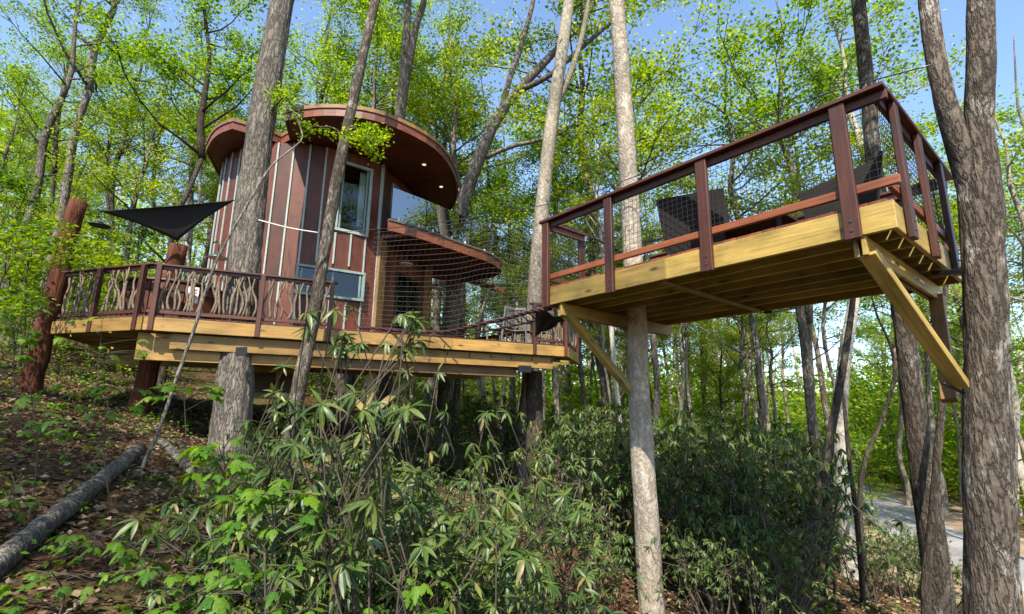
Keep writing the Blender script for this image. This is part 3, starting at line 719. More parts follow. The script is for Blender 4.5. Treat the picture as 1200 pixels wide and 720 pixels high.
for t in (.22, LP-.28):
    for o in (0, .075): beam('cross_beam', pp(t+o,-.02 if o == 0 else .02,-.385), pp(t+o,WP+.12,-.385), .042, .19, M['pine'] if o == 0 else M['pine_dark'], plat)
# posts and rails
tp1 = [LP-.02, tpx(719, P1, e1), tpx(832, P1, e1), tpx(999, P1, e1)]
def ppost(t, s, out, zl=-.33, zh=1.03):
    p = beam('post', pp(t,s,zl)+out*.034, pp(t,s,zh)+out*.034, .055, .135, M['stain'], plat, up=e1 if abs(out.dot(e1)) < .5 else e2)
    for z in (-.25, -.16): 
        b = MB(); q = pp(t,s,z)+out*.062; b.tube([q, q+out*.009], .012, 7); b.build('bolt', M['steel'], p, q)
for t in tp1: ppost(t, -.045, -e2)
for s, zz in ((.30,-.33),(1.15,-.33),(2.1,-.33)): ppost(-.05, s, -e1, zz)
for t in (.5, 2.3, LP-.1): ppost(t, WP+.022, e2)
ppost(LP+.05, .85, e1, -.2); 
def prail(a, b, side, mid=True):
    beam('top_rail', a+V(0,0,1.055), b+V(0,0,1.055), .155, .042, M['stain'], plat)
    beam('rail', a+side*.02+V(0,0,.985), b+side*.02+V(0,0,.985), .045, .09, M['stain'], plat)
    beam('rail', a+side*.02+V(0,0,.145), b+side*.02+V(0,0,.145), .045, .085, M['orange'], plat)
prail(pp(-.12,-.05), pp(LP+.10,-.05), e2); prail(pp(-.045,.035), pp(-.045,WP+.05), e1)
prail(pp(.05,WP+.01), pp(LP,WP+.01), -e2); prail(pp(LP+.04,.04), pp(LP+.04,.85), -e1)
def wire_mesh(parent, a, b, z0, z1, cell=.066, r=.003, mat='netting', name='wire_mesh'):
    mb = MB(); d = b-a; Ln = d.length; x = d.normalized(); nn = V(x.y,-x.x,0)
    def w(p, q): mb.tube([p, q], r, 3, caps=False)
    k = 0.
    while k <= Ln: w(a+x*k+V(0,0,z0), a+x*k+V(0,0,z1)); k += cell
    z = z0
    while z <= z1: w(a+nn*r+V(0,0,z), b+nn*r+V(0,0,z)); z += cell
    o = mb.build(name, M[mat], parent, a); return tag(o, kind='stuff')
wire_mesh(plat, pp(-.03,-.022), pp(LP+.02,-.022), .16, 1.0)
wire_mesh(plat, pp(-.03,.03), pp(-.03,WP), .16, 1.0); wire_mesh(plat, pp(.02,WP-.03), pp(LP,WP-.03), .16, 1.0); wire_mesh(plat, pp(LP+.02,.03), pp(LP+.02,.8), .16, 1.0)

# ------------------------------------------------------------------ hero trees
def tree(name, loc, label, group=None, cat='tree'): return thing(name, loc, label, cat, group)
def trunk(root, pts, rad, mat, n=30, seg=16, noise_=.045, name='trunk', fur=0.):
    pts = list(pts); rad = list(rad)
    if name == 'trunk':
        g0 = gzf(pts[0].x, pts[0].y)
        if pts[0].z > g0-.1: pts.insert(0, V(pts[0].x+(pts[0].x-pts[1].x)*.2, pts[0].y+(pts[0].y-pts[1].y)*.2, g0-.25)); rad.insert(0, rad[0]*1.15)
    if fur: n, seg, noise_ = int(n*3.2), seg*3, 0
    b = MB(); pp_ = resample(pts, n); b.tube(pp_, rlerp(rad, n), seg, noise_)
    if fur:                                                        # ridges and furrows running up the bark, and a few swellings
        for i in range(n):
            for k in range(seg):
                p = Vector(b.v[i*seg+k]); c = pp_[i]; d = p-c; q = Vector((p.x*9, p.y*9, p.z*1.5)); q2 = Vector((p.x*2.2, p.y*2.2, p.z*.9))
                h = abs(mnoise.noise(q))*2.2-.55+.5*mnoise.noise(q*2.3); b.v[i*seg+k] = tuple(c+d*(1+fur*h+.09*mnoise.noise(q2)))
    return b.build(name, M[mat], root)
def grounded(px_, py, z, dz=-.3):
    q = P(px_, py, z); return q
# 1 the largest trunk, holding the deck beside the house
c1 = [PD(268,540,12.0), PD(277,430,12.0), PD(287,310,12.05), PD(300,190,12.1), PD(312,110,12.15), PD(331,0,12.2)]
c1.insert(0, c1[0]+(c1[0]-c1[1])*.35-V(.05,0,0)); tdir = (c1[-1]-c1[-2]).normalized()
c1.append(c1[-1]+tdir*3)
t1 = tree('oak_tree', c1[0], 'thickest grey furrowed trunk, carrying the deck in front of the round house')
trunk(t1, c1, [0.497,0.414,0.336,0.313,0.290,0.276,0.262,0.230], 'bark_oak', 44, 26, .05, fur=.055)
add_crown(t1, 1, 'bark_oak', c1[-1]-tdir*.2, 1.25)
# 2 slim leaning trunk before the deck rail
c2 = [PD(330,560,11.0), PD(347,470,10.95), PD(366,380,10.9), PD(381,290,10.9), PD(400,185,10.95), PD(420,90,11.0), PD(440,0,11.1)]
d2 = (c2[-1]-c2[-2]).normalized(); c2.append(c2[-1]+d2*3.5)
t2 = tree('slender_tree', c2[0], 'slim leaning grey trunk standing directly in front of the branch railing')
trunk(t2, c2, [.145,.135,.128,.122,.118,.112,.105,.09], 'bark_mottled', 40, 12, .05, fur=.05)
add_crown(t2, 2, 'bark_mottled', c2[-1], .9)
def spray(root, pts, r, mat, npts, per, sig, lmat='crown', lmin=.05, lmax=.10, fan=.5):
    b = MB(); pr = resample(pts, 9); b.tube(pr, rlerp([r, r*.6, .006], 9), 6); tips = []
    for i in range(npts):
        q = pr[random.randint(4,8)]; e = q+V(random.uniform(-fan,fan), random.uniform(-fan,fan), random.uniform(-fan*.6,fan*.4)); b.tube([q, lerp(q,e,.5)+V(0,0,.04), e], [.008,.006,.003], 4, caps=False); tips += [tuple(e), tuple(lerp(q,e,.6))]
    b.build('limb', M[mat], root)
    v, f = leaf_cloud(tips, per, sig, lmin, lmax); o = WM[root.name].translation
    obj('crown', arr_mesh('crown', v-np.array(o), f, M[lmat]), T(o), root)
spray(t2, [PD(402,160,10.9), PD(415,150,10.7), PD(430,158,10.5), PD(442,172,10.4)], .03, 'bark_mottled', 16, 24, .10)
spray(t2, [PD(402,160,10.9), PD(390,150,10.9), PD(365,148,10.9), PD(345,140,10.9)], .025, 'bark_mottled', 10, 12, .09, fan=.35)
spray(t1, [PD(318,130,11.7), PD(328,118,11.6), PD(335,112,11.5)], .03, 'bark_oak', 8, 18, .1, fan=.3)
# 3 bent sapling
c3 = [PD(168,545,9.4), PD(186,505,9.3), PD(208,440,9.2), PD(228,385,9.2), PD(243,335,9.2), PD(258,297,9.3), PD(290,240,9.4), PD(318,195,9.5), PD(352,166,9.6), PD(352,150,9.7), PD(344,130,9.8)]
t3 = tree('bent_sapling', c3[0], 'thin crooked sapling stem crossing in front of the largest trunk')
trunk(t3, c3, [.028,.026,.025,.024,.022,.021,.019,.017,.014,.011,.007], 'bark_oak', 40, 8, .05)
# 4 forked trunk at the right
c4 = [P(1166,790,4.75), P(1163,700,4.85), P(1158,560,4.95), P(1156,430,5.1), P(1152,310,5.25), P(1148,235,5.33), P(1147,190,5.35), P(1147,150,5.36), P(1149,70,5.4), P(1149,0,5.5), P(1150,-100,5.7), P(1155,-220,5.95)]
t4 = tree('forked_tree', c4[0], 'big forked trunk with lichen patches standing at the platform end')
c4.insert(0, c4[0]+V(0,0,-1.2)); r4 = c4
trunk(t4, c4, [0.236,0.217,0.201,0.190,0.182,0.181,0.186,0.167,0.133,0.125,0.118,0.106,0.091], 'bark_mottled', 60, 24, .05, fur=.06)
l4 = [P(1150,290,5.3), P(1144,245,5.34), P(1134,205,5.38), P(1117,150,5.42), P(1100,85,5.5), P(1087,0,5.65), P(1080,-90,5.9), P(1070,-200,6.2)]
trunk(t4, l4, [0.112,0.132,0.124,0.104,0.094,0.088,0.080,0.068], 'bark_mottled', 40, 18, .05, 'limb', fur=.06)
add_crown(t4, 0, 'bark_mottled', l4[-1], .6); add_crown(t4, 2, 'bark_mottled', r4[-1], .7, 2)
# 5 smooth trunk through the platform
c5 = [P(768,790,7.35), P(764,720,7.5), P(757,600,7.75), P(750,480,8.0), P(746,380,8.2), P(741,290,8.35), P(733,150,8.6), P(723,0,8.9), P(716,-120,9.3)]
c5.insert(0, c5[0]+V(0,0,-.6))
t5 = tree('smooth_tree', c5[0], 'straight pale smooth trunk growing up through the platform boards')
trunk(t5, c5, [0.216,0.207,0.194,0.180,0.172,0.163,0.154,0.141,0.128,0.110], 'bark_pale', 46, 16, .03, fur=.025)
add_crown(t5, 2, 'bark_pale', c5[-1], .85)
# 6 trunk behind the platform
c6 = [P(1112,800,7.4), P(1104,720,7.5), P(1088,600,7.6), P(1070,470,7.8), P(1055,350,8.0), P(1028,220,8.3), P(1018,120,8.6), P(1006,0,9.0), P(998,-80,9.4)]
c6.insert(0, c6[0]+V(.02,0,-.9))
t6 = tree('lichen_tree', c6[0], 'dark mossy trunk passing behind the platform corner, second from the right edge')
trunk(t6, c6, [0.212,0.200,0.183,0.166,0.153,0.136,0.119,0.111,0.106,0.093], 'bark_mottled', 46, 14, .05, fur=.05)
add_crown(t6, 5, 'bark_mottled', c6[-1], .8)
# 7 pale trunk behind the bridge
c7 = [P(612,520,17), P(622,440,16.6), P(628,330,16), P(640,200,16), P(650,120,16.2), P(657,70,16.4), P(667,0,16.8)]; c7.append(c7[-1]+(c7[-1]-c7[-2])*1.6)
t7 = tree('pale_tree', c7[0], 'tall pale trunk rising behind the gap between house and platform')
trunk(t7, c7, [0.288,0.264,0.240,0.216,0.200,0.192,0.176,0.128], 'bark_pale', 36, 14, .04)
add_crown(t7, 0, 'bark_pale', c7[-1], 1.1, 1)
trunk(t7, [P(650,125,16.2), P(665,95,16.5), P(680,50,17), P(690,0,17.5), P(697,-60,18)], [.12,.10,.09,.08,.05], 'bark_pale', 14, 8, .04, 'limb')
# 8 spreading oak
c8 = [P(520,480,20), P(535,300,19.5), P(545,235,19.3), P(560,190,19), P(577,150,19), P(600,115,19), P(632,80,19.2), P(660,50,19.5), P(690,15,20), P(715,-40,20.5)]
t8 = tree('spreading_oak', c8[0], 'dark oak with wide spreading limbs against the sky beside the roof')
trunk(t8, c8, [0.310,0.279,0.260,0.242,0.211,0.174,0.149,0.124,0.105,0.062], 'bark_oak', 40, 14, .05)
for q, rr in (([P(588,128,19), P(598,90,19), P(612,50,19.2), P(625,0,19.5), P(632,-50,20)], [0.130,0.111,0.098,0.085,0.052]), ([P(612,105,19), P(645,88,18.8), P(675,62,18.6), P(706,35,18.4), P(740,10,18.2)], [0.117,0.098,0.085,0.072,0.033]),
              ([P(570,184,19), P(600,172,18.7), P(640,162,18.4), P(680,145,18.2), P(720,123,18)], [0.091,0.077,0.063,0.052,0.021])):
    trunk(t8, q, rr, 'bark_oak', 18, 9, .05, 'limb')
add_crown(t8, 4, 'bark_oak', c8[-1], 1.0); add_crown(t8, 2, 'bark_oak', P(632,-50,20), .9); add_crown(t8, 0, 'bark_oak', P(690,15,20), .7, 1.5)
# 9 twin stems behind the roof
c9 = [P(455,400,21), P(464,200,20), P(470,125,19.8), P(475,60,19.8), P(478,0,20), P(482,-80,20.5)]
t9 = tree('twin_stem_tree', c9[0], 'dark twin-stemmed tree rising straight behind the house roof')
trunk(t9, c9, [0.260,0.236,0.205,0.161,0.143,0.093], 'bark_oak', 26, 12, .05); trunk(t9, [P(469,135,19.8), P(478,80,19.8), P(488,30,20), P(497,0,20.2), P(505,-70,20.5)], [0.186,0.161,0.136,0.118,0.074], 'bark_oak', 20, 12, .05, 'limb')
add_crown(t9, 3, 'bark_oak', c9[-1], 1.0)
# 10 trunk under the far deck corner
q10 = PD(626,600,13.9); g10 = gzf(q10.x, q10.y)
t10 = tree('support_trunk', (q10.x,q10.y,g10), 'bare trunk holding up the far deck corner with a black bracket', cat='tree')
trunk(t10, [V(q10.x+.05,q10.y,g10-.3), V(q10.x,q10.y,-1), V(q10.x-.02,q10.y,ZD-.62)], [.27,.235,.22], 'bark_dark', 20, 14, .05)
# 11..14 slim trunks at the lower right
def slim(name, label, pts, rad, mat, ci=None, sc=.6, n=30, extra=None):
    t = tree(name, pts[0], label); trunk(t, pts, rad, mat, n, 10, .05)
    if ci is not None: add_crown(t, ci, mat, pts[-1], sc, random.uniform(0,6))
    return t
g = lambda x, y, z: P(x, y, z)
slim('white_tree', 'whitish bare trunk standing in sun left of the road', [g(998,720,12.6), g(994,650,12.8), g(987,570,13), g(985,490,13.2), g(990,420,13.4), g(1002,345,13.6), g(1010,280,14), g(1016,190,14.5)], [.24,.2,.17,.165,.15,.13,.12,.08], 'bark_white', 2, .8)
slim('leaning_tree', 'dark crooked trunk leaning right out of the rhododendron thicket', [g(934,760,8.6), g(940,690,8.8), g(947,630,9), g(957,585,9.2), g(968,550,9.4), g(975,500,9.7), g(985,450,10), g(996,380,10.4), g(1003,320,10.8)], [.11,.10,.095,.09,.08,.075,.07,.06,.045], 'bark_dark', 5, .5)
slim('thin_dark_stem', 'thin black stem beside the whitish trunk left of the road', [g(1014,750,9.6), g(1010,680,9.7), g(1003,600,9.8), g(995,540,10), g(990,480,10.2), g(983,430,10.4)], [.05,.048,.045,.04,.035,.02], 'bark_dark')
slim('twisted_stem', 'thin twisted dark stem between the two mossy trunks at the right', [g(1085,700,6.9), g(1092,620,7), g(1098,540,7.1), g(1105,470,7.2), g(1112,420,7.3), g(1105,370,7.4), g(1110,320,7.5), g(1104,270,7.6)], [.06,.055,.05,.045,.042,.035,.03,.02], 'bark_dark')
slim('branching_sapling', 'slender curved sapling with open leaves under the platform centre', [g(1008,600,11), g(1014,540,11), g(1030,500,11), g(1047,450,11), g(1045,410,11), g(1028,370,11), g(1020,340,11)], [.05,.045,.04,.035,.03,.02,.01], 'bark_dark')

# knee braces of the platform, brackets
beam('knee_brace', pp(LP-.25,.05,-.36), P(737,456,7.85), .09, .135, M['pine'], plat, up=e2)
beam('knee_brace', pp(LP-.25,1.55,-.44), P(758,428,8.2), .09, .12, M['pine_dark'], plat, up=e2)
kb = P(1126,452,5.05)
beam('knee_brace', pp(.22,.06,-.44), kb, .09, .14, M['pine'], plat, up=e1)
beam('knee_brace', pp(.22,WP-.1,-.44), P(1113,470,5.5), .09, .14, M['timber'], plat, up=e1)
beam('steel_bracket', P(1105,449,5.0), P(1130,461,5.1), .03, .03, M['black'], plat); beam('steel_bracket', P(1092,320,5.6), P(1130,318,5.3), .05, .05, M['black'], plat)
beam('steel_bracket', PD(283,407,11.4), PD(283,417,11.4), .05, .2, M['black'], deck, up=fd)
q = fr(L-1.15,.06,-.66); beam('steel_bracket', q-fd*.17, q+fd*.17, .06, .17, M['black'], deck)

# ------------------------------------------------------------------ rope bridge, cable, net
ca = PD(303,258,11.72); cb = P(1092,76,5.35)
mid = [ca, PD(373,273,11.3), PD(440,269,10.9), P(520,260,9.9), P(600,247,9.2), P(680,230,8.5), P(800,184,7.6), P(930,123,6.5), cb]
cbl = MB(); cbl.tube(resample(mid[1:], 50), .008, 5); o = cbl.build('steel_cable', M['steel'], None, ca); tag(o, 'long dark cable strung from the slim leaning trunk to the forked tree', 'cable')
cbl = MB(); cbl.tube(resample([ca, lerp(ca, mid[1], .5)+V(0,0,-.03), mid[1]], 12), .013, 6, .1); o = cbl.build('rope', M['white_rope'], None, ca); tag(o, 'short white rope tied between the thickest trunk and the slim leaning trunk', 'rope')
bridge = thing('rope_bridge', PD(440,388,11.9), 'sagging maroon rope bridge with black net sides linking deck and platform', 'bridge')
foot = [PD(420,384,12.0), PD(440,385,11.8), PD(480,388,11.3), PD(520,389,10.8), PD(550,383,10.1), PD(590,374,9.2), PD(620,366,8.4), PD(645,362,7.75)]
fp = resample(foot, 90)
for ph in (0, 2.1, 4.2):                                           # three strands twisted together
    b = MB(); pts = []
    for i, p in enumerate(fp):
        t = (fp[min(i+1,89)]-fp[max(i-1,0)]).normalized(); y = V(0,0,1); y = (y-t*y.dot(t)).normalized(); z = t.cross(y); a = i*.62+ph
        pts.append(p+(y*math.cos(a)+z*math.sin(a))*.019)
    b.tube(pts, .018, 6); b.build('rope_strand', M['rope'], bridge)
hand = resample([PD(430,268,11.4), PD(470,272,11.0), PD(520,268,10.4), PD(560,262,9.7), PD(600,262,9.0), P(622,300,8.1)], 60)
b = MB(); nU = 44
ft = resample(foot, nU)
top = resample(mid[2:6], nU)
top = [lerp(top[i], ft[i], .03+.55*sstep(.55, 1., i/nU)) for i in range(nU)]
for i in range(nU):
    a, c = top[i], ft[i]; b.tube([a, lerp(a,c,.5)+V(0,0,-.02), c], .0027, 3, caps=False)
for k in range(0, 20):
    u = k/20.; b.tube([lerp(top[i], ft[i], u) for i in range(0, nU)], .0027, 3, caps=False)
tag(b.build('side_net', M['net_grey'], bridge), kind='stuff')
b = MB(); back = [p+V(.25,.75,.02) for p in fp]; b.tube(back, .018, 6); b.build('foot_rope', M['rope'], bridge)
for i in range(4, 88, 4):
    b = MB(); b.tube([fp[i], lerp(fp[i], back[i], .5)+V(0,0,-.05), back[i]], .012, 5); b.build('foot_rung', M['rope'], bridge)
# gathered black netting below the platform corner
gn = MB(); a1, a2, a3, a4 = P(628,362,8.6), P(663,376,8.2), P(645,378,8.6), P(627,397,9.4); m = 12
grid = [[lerp(lerp(a1, a2, u), lerp(a4, lerp(a3,a4,.5), u), v)+V(0,.08*math.sin(u*14+v*3),.03*math.sin(v*7)) for v in np.linspace(0,1,m)] for u in np.linspace(0,1,m)]
gn.add([p for row in grid for p in row], [(i*m+j, i*m+j+1, (i+1)*m+j+1, (i+1)*m+j) for i in range(m-1) for j in range(m-1)], True)
o = gn.build('gathered_net', M['netting'], None, a1); tag(o, 'bunched black netting hanging below the platform corner over the deck end', 'net')
o.modifiers.new('thickness', 'SOLIDIFY').thickness = .012

# ------------------------------------------------------------------ shade sail
S1, S2, S3 = PD(114,247,13.6), PD(277,234,12.9), PD(208,283,13.6)
sail = thing('shade_sail', S3, 'black triangular shade sail stretched above the left deck corner', 'shade sail')
b = MB(); m = 22; idx = {}
vs = []
for i in range(m+1):
    for j in range(m+1-i):
        w1, w2 = i/m, j/m; w3 = 1-w1-w2
        cv = (S1+S2+S3)/3; p = S1*w1+S2*w2+S3*w3
        e = 4*(w1*w2*(1-w3)+w2*w3*(1-w1)+w1*w3*(1-w2)); inn = 27*w1*w2*w3
        p = lerp(p, cv, .10*max(0, e)*(1-min(1, inn)))+V(0,0,.10*inn)
        idx[(i,j)] = len(vs); vs.append(p)
fs = []
for i in range(m):
    for j in range(m-i):
        fs.append((idx[(i,j)], idx[(i+1,j)], idx[(i,j+1)]))
        if j < m-i-1: fs.append((idx[(i+1,j)], idx[(i+1,j+1)], idx[(i,j+1)]))
b.add(vs, fs, True); o = b.build('canvas', M['sail'], sail); o.modifiers.new('thickness', 'SOLIDIFY').thickness = .006
for s, e in ((S1, lgt+V(0.1,0,-.15)), (S2, PD(292,229,12.35)), (S3, l2t+V(0,0,-.06))):
    b = MB(); b.tube([s, lerp(s,e,.5)+V(0,0,-.01), e], .010, 5); b.build('cord', M['black'], sail)
dq = PD(117,264.5,13.9); dd = thing('dish_lamp', dq, 'small flat black dish lamp hanging below the sail by the hillside', 'lamp')
b = MB(); b.tube([dq+V(0,0,-.012), dq+V(0,0,.0), dq+V(0,0,.03), dq+V(0,0,.09)], [.20,.205,.13,.03], 16); b.build('lamp_shade', M['black'], dd)
b = MB(); b.tube([dq+V(0,0,.09), PD(114,248,13.6)], .006, 5); b.build('cord', M['black'], dd)

# hot tub behind the rail with a white notice
hq = PD(200,372,13.3); hq.z = ZD
tub = thing('wooden_tub', hq, 'red-brown board tub with a sloping lid and white notice behind the left railing', 'tub')
for i in range(20):
    a = 2*math.pi*i/20; c = hq+V(.95*math.cos(a), .95*math.sin(a), 0)
    beam('stave', c+V(0,0,.02), c+V(0,0,.80), .04, .285, M['cladding'], tub, up=V(-math.sin(a), math.cos(a), 0), bev=.004)
for z in (.18,.62):
    b = MB(); b.tube([hq+V(.98*math.cos(2*math.pi*i/40), .98*math.sin(2*math.pi*i/40), z) for i in range(41)], .014, 5); b.build('hoop', M['black'], tub)
b = MB(); b.tube([hq+V(0,0,.805), hq+V(0,0,.86), hq+V(0,0,.90)], [1.0,1.0,.86], 24); b.build('lid', M['stain'], tub)
nd = (hq*-1); nd.z = 0; nd.normalize(); nx = V(-nd.y, nd.x, 0)
sg = thing('notice', PD(226,346,12.2), 'white notice with red and blue print behind the railing', 'notice'); s0 = PD(226,346,12.2)
beam('board', s0-V(0,0,.17), s0+V(0,0,.17), .012, .2, M['label_white'], sg, up=nx, bev=.002)
for k, (mt, w, h) in enumerate((('label_red',.13,.03),('label_blue',.14,.02),('label_blue',.12,.015),('label_blue',.13,.015))):
    c = s0+V(0,0,.11-.06*k)+nd*.009; beam('print_line', c-nx*w/2, c+nx*w/2, .004, h, M[mt], sg, bev=0)
beam('stake', V(s0.x,s0.y,ZD)-nd*.02, s0-nd*.02-V(0,0,.0), .02, .04, M['stain'], sg, up=nx)

# framed box under the deck behind the thick trunk
cq = PD(322,470,13.4); cq.z = gzf(cq.x, cq.y)
fb = thing('framed_crate', cq, 'pine-framed open crate standing under the deck behind the thickest trunk', 'crate')
zt = PD(322,432,13.4).z; zb = PD(322,464,13.4).z
for s in (-.62, 0, .62):
    for t in (0, .6): beam('upright', cq*1+fd*s-fn*t+V(0,0,-.2), V((cq+fd*s-fn*t).x, (cq+fd*s-fn*t).y, zt), .09, .06, M['pine'], fb, up=fd)
for t in (0, .6):
    for z in (zt-.03, zb): p = cq-fn*t; beam('rail', V(p.x,p.y,z)-fd*.66+fn*.05, V(p.x,p.y,z)+fd*.66+fn*.05, .04, .12, M['pine'], fb)
beam('back_panel', V(cq.x,cq.y,(zt+zb)/2)-fn*.66-fd*.64, V(cq.x,cq.y,(zt+zb)/2)-fn*.66+fd*.64, .02, zt-zb, M['dark_room'], fb)

# ------------------------------------------------------------------ chairs
def wicker_chair(loc, ang, label, s=.88):
    t = thing('wicker_armchair', loc, label, 'chair', 'wicker armchairs on the viewing platform'); m0 = T(loc) @ Matrix.Rotation(ang, 4, 'Z') @ Matrix.Scale(s, 4)
    def slab(name, quad, th, mat):
        b = MB(); q = [Vector(x) for x in quad]; nrm = (q[1]-q[0]).cross(q[3]-q[0]).normalized()*th
        b.add(q+[x+nrm for x in q], [(0,3,2,1),(4,5,6,7),(0,1,5,4),(1,2,6,5),(2,3,7,6),(3,0,4,7)])
        o = obj(name, b.mesh(name, M[mat]), m0, t); return o
    slab('backrest', [(-.36,.30,.12),(.36,.30,.12),(.43,.46,.86),(-.43,.46,.86)], .05, 'wicker')
    slab('arm', [(-.36,-.34,.12),(-.36,.30,.12),(-.43,.44,.80),(-.43,-.38,.56)], .05, 'wicker'); slab('arm', [(.36,.30,.12),(.36,-.34,.12),(.43,-.38,.56),(.43,.44,.80)], .05, 'wicker')
    slab('front_panel', [(-.36,-.34,.12),(.36,-.34,.12),(.36,-.34,.34),(-.36,-.34,.34)], -.04, 'wicker')
    slab('seat', [(-.35,-.33,.33),(.35,-.33,.33),(.35,.31,.30),(-.35,.31,.30)], .04, 'wicker'); slab('cushion', [(-.33,-.33,.375),(.33,-.33,.375),(.33,.28,.35),(-.33,.28,.35)], .1, 'cushion')
    for x in (-.33,.33):
        for y in (-.3,.28): slab('leg', [(x-.025,y-.025,0),(x+.025,y-.025,0),(x+.025,y+.025,0),(x-.025,y+.025,0)], .13, 'black')
def plat_at(x, s):
    lo, hi = -1., 6.
    for _ in range(40):
        m = (lo+hi)/2
        if proj(pp(m, s, .4))[0] > x: lo = m
        else: hi = m
    return pp(lo, s)
aa = math.atan2(e1.y, e1.x)
wicker_chair(plat_at(816,.62), R(152), 'dark wicker armchair with its back at the middle platform post', .95)
wicker_chair(plat_at(985,1.05), R(-125), 'dark wicker armchair near the platform corner, partly behind the rail', .95)
tq = plat_at(885,.75); tb = thing('low_table', tq, 'low black table between the two wicker armchairs on the platform', 'table')
beam('table_top', tq-e1*.42+V(0,0,.36), tq+e1*.42+V(0,0,.36), .55, .04, M['wicker'], tb)
for s in (-.36,.36):
    for u in (-.22,.22): beam('leg', tq+e1*s+e2*u, tq+e1*s+e2*u+V(0,0,.34), .045, .045, M['wicker'], tb)
def patio_chair(loc, ang, label):
    t = thing('patio_chair', loc, label, 'chair', 'weathered patio chairs on the deck'); m0 = T(loc) @ Matrix.Rotation(ang, 4, 'Z')
    def bar(name, a, b2, w, h): o = obj(name, bevel_box((Vector(b2)-Vector(a)).length, w, h, M['pewter'], .004), m0 @ T((Vector(a)+Vector(b2))/2) @ frame(Vector(b2)-Vector(a)), t)
    for x in (-.26,.26):
        bar('leg', (x,-.25,0), (x,-.27,.62), .035, .04); bar('leg', (x,.22,0), (x,.34,.92), .035, .04); bar('armrest', (x,-.31,.63), (x,.30,.66), .06, .025)
    for i in range(5): y = -.24+i*.11; bar('seat_slat', (-.25,y,.42-.01*i), (.25,y,.42-.01*i), .09, .022)
    for i in range(5): x = -.2+i*.1; bar('back_slat', (x,.25,.45), (x,.34,.93), .06, .018)
    bar('back_rail', (-.27,.345,.93), (.27,.345,.93), .03, .06)
for x, yy, an_, lb in ((645,398,.6,'grey slatted patio chair closest to the far deck corner'), (622,396,-.3,'grey slatted patio chair between two others on the far deck end'), (600,394,.9,'grey slatted patio chair nearest the house on the far deck end')):
    q = fr(tpx(x, B, fd), .75, 0); patio_chair(V(q.x,q.y,ZD), an_+math.pi, lb)

# ================================================================== VEGETATION
random.seed(21); rng = np.random.default_rng(21)
ORD = ('first second third fourth fifth sixth seventh eighth ninth tenth eleventh twelfth thirteenth fourteenth fifteenth sixteenth seventeenth eighteenth nineteenth twentieth '
       'twenty-first twenty-second twenty-third twenty-fourth twenty-fifth twenty-sixth twenty-seventh twenty-eighth twenty-ninth thirtieth thirty-first thirty-second thirty-third thirty-fourth thirty-fifth thirty-sixth thirty-seventh thirty-eighth thirty-ninth fortieth '
       'forty-first forty-second forty-third forty-fourth forty-fifth forty-sixth forty-seventh forty-eighth forty-ninth fiftieth fifty-first fifty-second fifty-third fifty-fourth fifty-fifth fifty-sixth fifty-seventh fifty-eighth fifty-ninth sixtieth').split()
def road_d(x, y): return float(np.sqrt(((_rx-x)**2+(_ry-y)**2).min()))
def RG(px_, py):                                                   # where the view ray meets the ground
    r = ray(px_, py); t = 1.
    while t < 80:
        p = r*t
        if p.z <= gzf(p.x, p.y): return p
        t += .05
    return r*80
# ---- forest trees: shared trunk meshes, shared crowns
TR = []
for i in range(8):
    random.seed(300+i); h = [7,9,6,10,8,11,7.5,9.5][i]; r0 = [.10,.14,.085,.16,.12,.18,.09,.13][i]; b = MB()
    wob = .2 if i % 3 else .32; p = [V(0,0,-.4)]
    for k in range(6): p.append(p[-1]+V(random.uniform(-wob,wob), random.uniform(-wob,wob), (h+.4)/6))
    b.tube(resample(p, 20), rlerp([r0*1.35, r0, r0*.92, r0*.85, r0*.75], 20), 10, .04)
    top = p[-1]
    for k in range(random.randint(1,3)):                           # dead side branches
        q = p[random.randint(3,5)]; a = random.uniform(0,6.3); ln = random.uniform(.8,2)
        b.tube([q, q+V(math.cos(a)*ln*.5, math.sin(a)*ln*.5, ln*.3), q+V(math.cos(a)*ln, math.sin(a)*ln, ln*.75)], [.035,.022,.008], 5)
    TR.append((b, top, r0))
_tm = {}
def trunk_mesh(i, bk):
    if (i, bk) not in _tm: _tm[(i, bk)] = TR[i][0].mesh('trunk', M[bk])
    return _tm[(i, bk)]
random.seed(55)
BKN = {'bark_oak':'grey', 'bark_pale':'pale', 'bark_dark':'dark', 'bark_mottled':'mottled', 'bark_white':'whitish'}
ZONES = [('hillside_tree', 'on the hillside left of the house', 'from the left edge', 'trees on the hillside', lambda x, y: proj((x,y,2))[0] < 300, 38, (15, 46)),
         ('forest_tree', 'in the wood behind the house and bridge', 'from the house side', 'trees in the wood behind the house', lambda x, y: 300 <= proj((x,y,2))[0] < 740, 56, (22, 46)),
         ('woodland_tree', 'in the wood behind the platform', 'from the platform trunk', 'trees in the wood behind the platform', lambda x, y: 740 <= proj((x,y,2))[0] < 1330, 52, (17, 52))]
